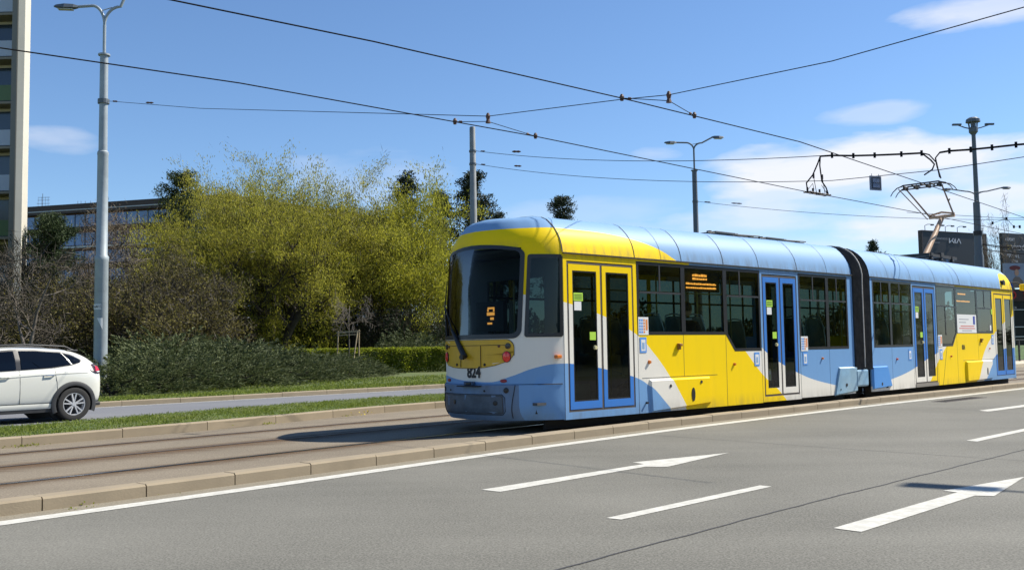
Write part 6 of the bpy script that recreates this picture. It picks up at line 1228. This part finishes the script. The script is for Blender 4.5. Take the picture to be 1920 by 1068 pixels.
m_ = MB(); A = Vector(aty(1880, 640, 60)); m_.grid([[(A.x-4, 57.2, 0), (A.x-4, 60, .95), (A.x-4, 64, 1.0)][::-1], [(A.x+30, 57.2, 0), (A.x+30, 60, .95), (A.x+30, 64, 1.0)][::-1]]); tag(m_.build('grass_bank', mat('bank_green', (.07, .12, .04), .95, noise=.4, nscale=4)), kind='structure')
rl = thing('railing', 'black metal railing along the tram stop behind the front of the tram', 'railing', (0, 0, 0)); a = Vector(aty(1876, 640, 53)); b = Vector(aty(2060, 640, 62)); a.z = b.z = 0; T, L = wallbasis(a, b); rl.matrix_world = T
for x in np.arange(.25, L, 1.0): m_ = MB(); m_.box(x, x+.09, -.04, .04, 0, 1.32); m_.build('railing_post', BLK, rl)
m_ = MB(); m_.box(0, L, -.05, .05, 1.32, 1.40); m_.box(0, L, -.03, .03, .20, .25); m_.build('handrail', BLK, rl)
m_ = MB(); A = [atz(1860, 692, 0), atz(2060, 676, 0)]; m_.zprism([(A[0][0], A[0][1]), (A[1][0], A[1][1]), (A[1][0]+2, A[1][1]+16), (A[0][0]-6, A[0][1]+14)], 0, .16); tag(m_.build('platform', mat('platform_concrete', (.50, .44, .33), .85, noise=.1)), kind='structure')
m_ = MB(); c = atz(1800, 748.5, 0)
tag(thing('drain_cover', 'dark weathered drain patch in the road next to the edge line', 'drain cover', (float(c[0]), float(c[1]), .004), R(43)))
dr = [o for o in bpy.data.objects if o.name == 'drain_cover'][0]; m_.box(-1.1, 1.1, -.17, .17, -.004, .003); m_.build('plate', mat('drain_plate', (.075, .062, .058), .8, noise=.5, nscale=14), dr); m_ = MB(); [m_.box(x, x+.02, -.14, .14, .003, .007) for x in np.arange(-1.0, 1.0, .12)]; m_.build('grate_bar', mat('grate_dark', (.03, .028, .027), .7), dr)
tree('bare_tree', 'bare grey tree between the two billboards at the right', 'tree', at(1884, 74), [((0, 0, 0), (-.02, 0, 1), 6.5, .10), ((0, 0, .5), (-.12, 0, 1), 5.5, .07), ((0, 0, .5), (.10, .1, 1), 5.5, .07)], LG['twig2'], 1500, (.1, .03), maxlev=2, trop=.1, wob=.05, spread=.22, cl=.12, bark=BARK2, ntwig=2500, twig=LG['twig2'])

# unseen willows added on the left so windscreen and car reflect something dark
for i, (x, y, src) in enumerate([(-33, 40, 0), (-42, 50, 1), (-52, 46, 0), (-60, 62, 1), (-56, 66, 1), (-70, 52, 0)]):
    pr_ = [o for o in bpy.data.objects if o.get('category') == 'tree' and o.name.startswith('willow_tree')][src]; c_ = copy_tree(pr_); c_.location = (x, y, .1); c_.rotation_euler = (0, 0, i*1.3)
    c_['label'] = ['nearest', 'second nearest', 'third', 'fourth, rear', 'rearmost', 'outermost'][i]+' unseen willow added outside the left edge for dark reflections'; c_['group'] = 'unseen willows added beyond the left edge'
# street lamp just outside the right edge, whose arm throws the short shadow across the arrow
k_ = math.cos(SUN_EL)/math.sin(SUN_EL); s0_ = atz(1705, 908, 0); s1_ = atz(1925, 922, 0); hz = 9.0; sh_ = np.array([math.sin(SUN_AZ), math.cos(SUN_AZ)])*k_*hz
a_ = s0_[:2]+sh_; b_ = s1_[:2]+sh_; d_ = (b_-a_)/np.linalg.norm(b_-a_); b_ = a_+d_*2.6
sl = thing('street_lamp', 'street lamp outside the right edge whose arm shadow falls across the arrow', 'street lamp', (float(b_[0]), float(b_[1]), 0)); m_ = MB(); m_.tube([(0, 0, 0), (0, 0, hz)], [.10, .06], 12); m_.build('pole', GALV, sl, smooth=True)
m_ = MB(); m_.tube([(0, 0, hz), (float(a_[0]-b_[0]), float(a_[1]-b_[1]), hz)], .035, 8); m_.build('lamp_arm', GALV, sl); T = Vector((float(-d_[0]), float(-d_[1]), 0)).to_track_quat('X', 'Z').to_matrix().to_4x4(); T.translation = (float(a_[0]-b_[0]), float(a_[1]-b_[1]), hz); m_ = MB(); m_.box(-.75, .05, -.14, .14, -.06, .05, 0, T); m_.build('lamp_head', DPOLE, sl, bevel=.03)

# unseen block and trees added right of the camera to darken tram window reflections
ab = thing('added_apartment_block', 'unseen six storey apartment block added outside the right edge for window reflections', 'building', (0, 0, 0)); T = Matrix.Translation((41, -14, 0)) @ Matrix.Rotation(R(43.5), 4, 'Z'); ab.matrix_world = T
m_ = MB(); m_.box(0, 120, -12, 0, 0, 18); m_.build('wall', CRM2, ab)
for k in range(6):
    m_ = MB()
    m_.box(1, 119, .0, .05, k*2.9+1.2, k*2.9+2.5); m_.build('window_band', DKW, ab)
for i in range(7):
    pr_ = [o for o in bpy.data.objects if o.get('category') == 'tree' and o.name.startswith('willow_tree')][i % 2]; c_ = copy_tree(pr_); v = T @ Vector((8+i*15, 9+3*(i % 2), 0)); c_.location = v; c_.rotation_euler = (0, 0, i*.9); c_.scale = (.8, .8, .8); c_['label'] = 'unseen added tree number %s before the apartment block, outside the right edge' % ('one', 'two', 'three', 'four', 'five', 'six', 'seven')[i]; c_['group'] = 'unseen trees added before the apartment block'
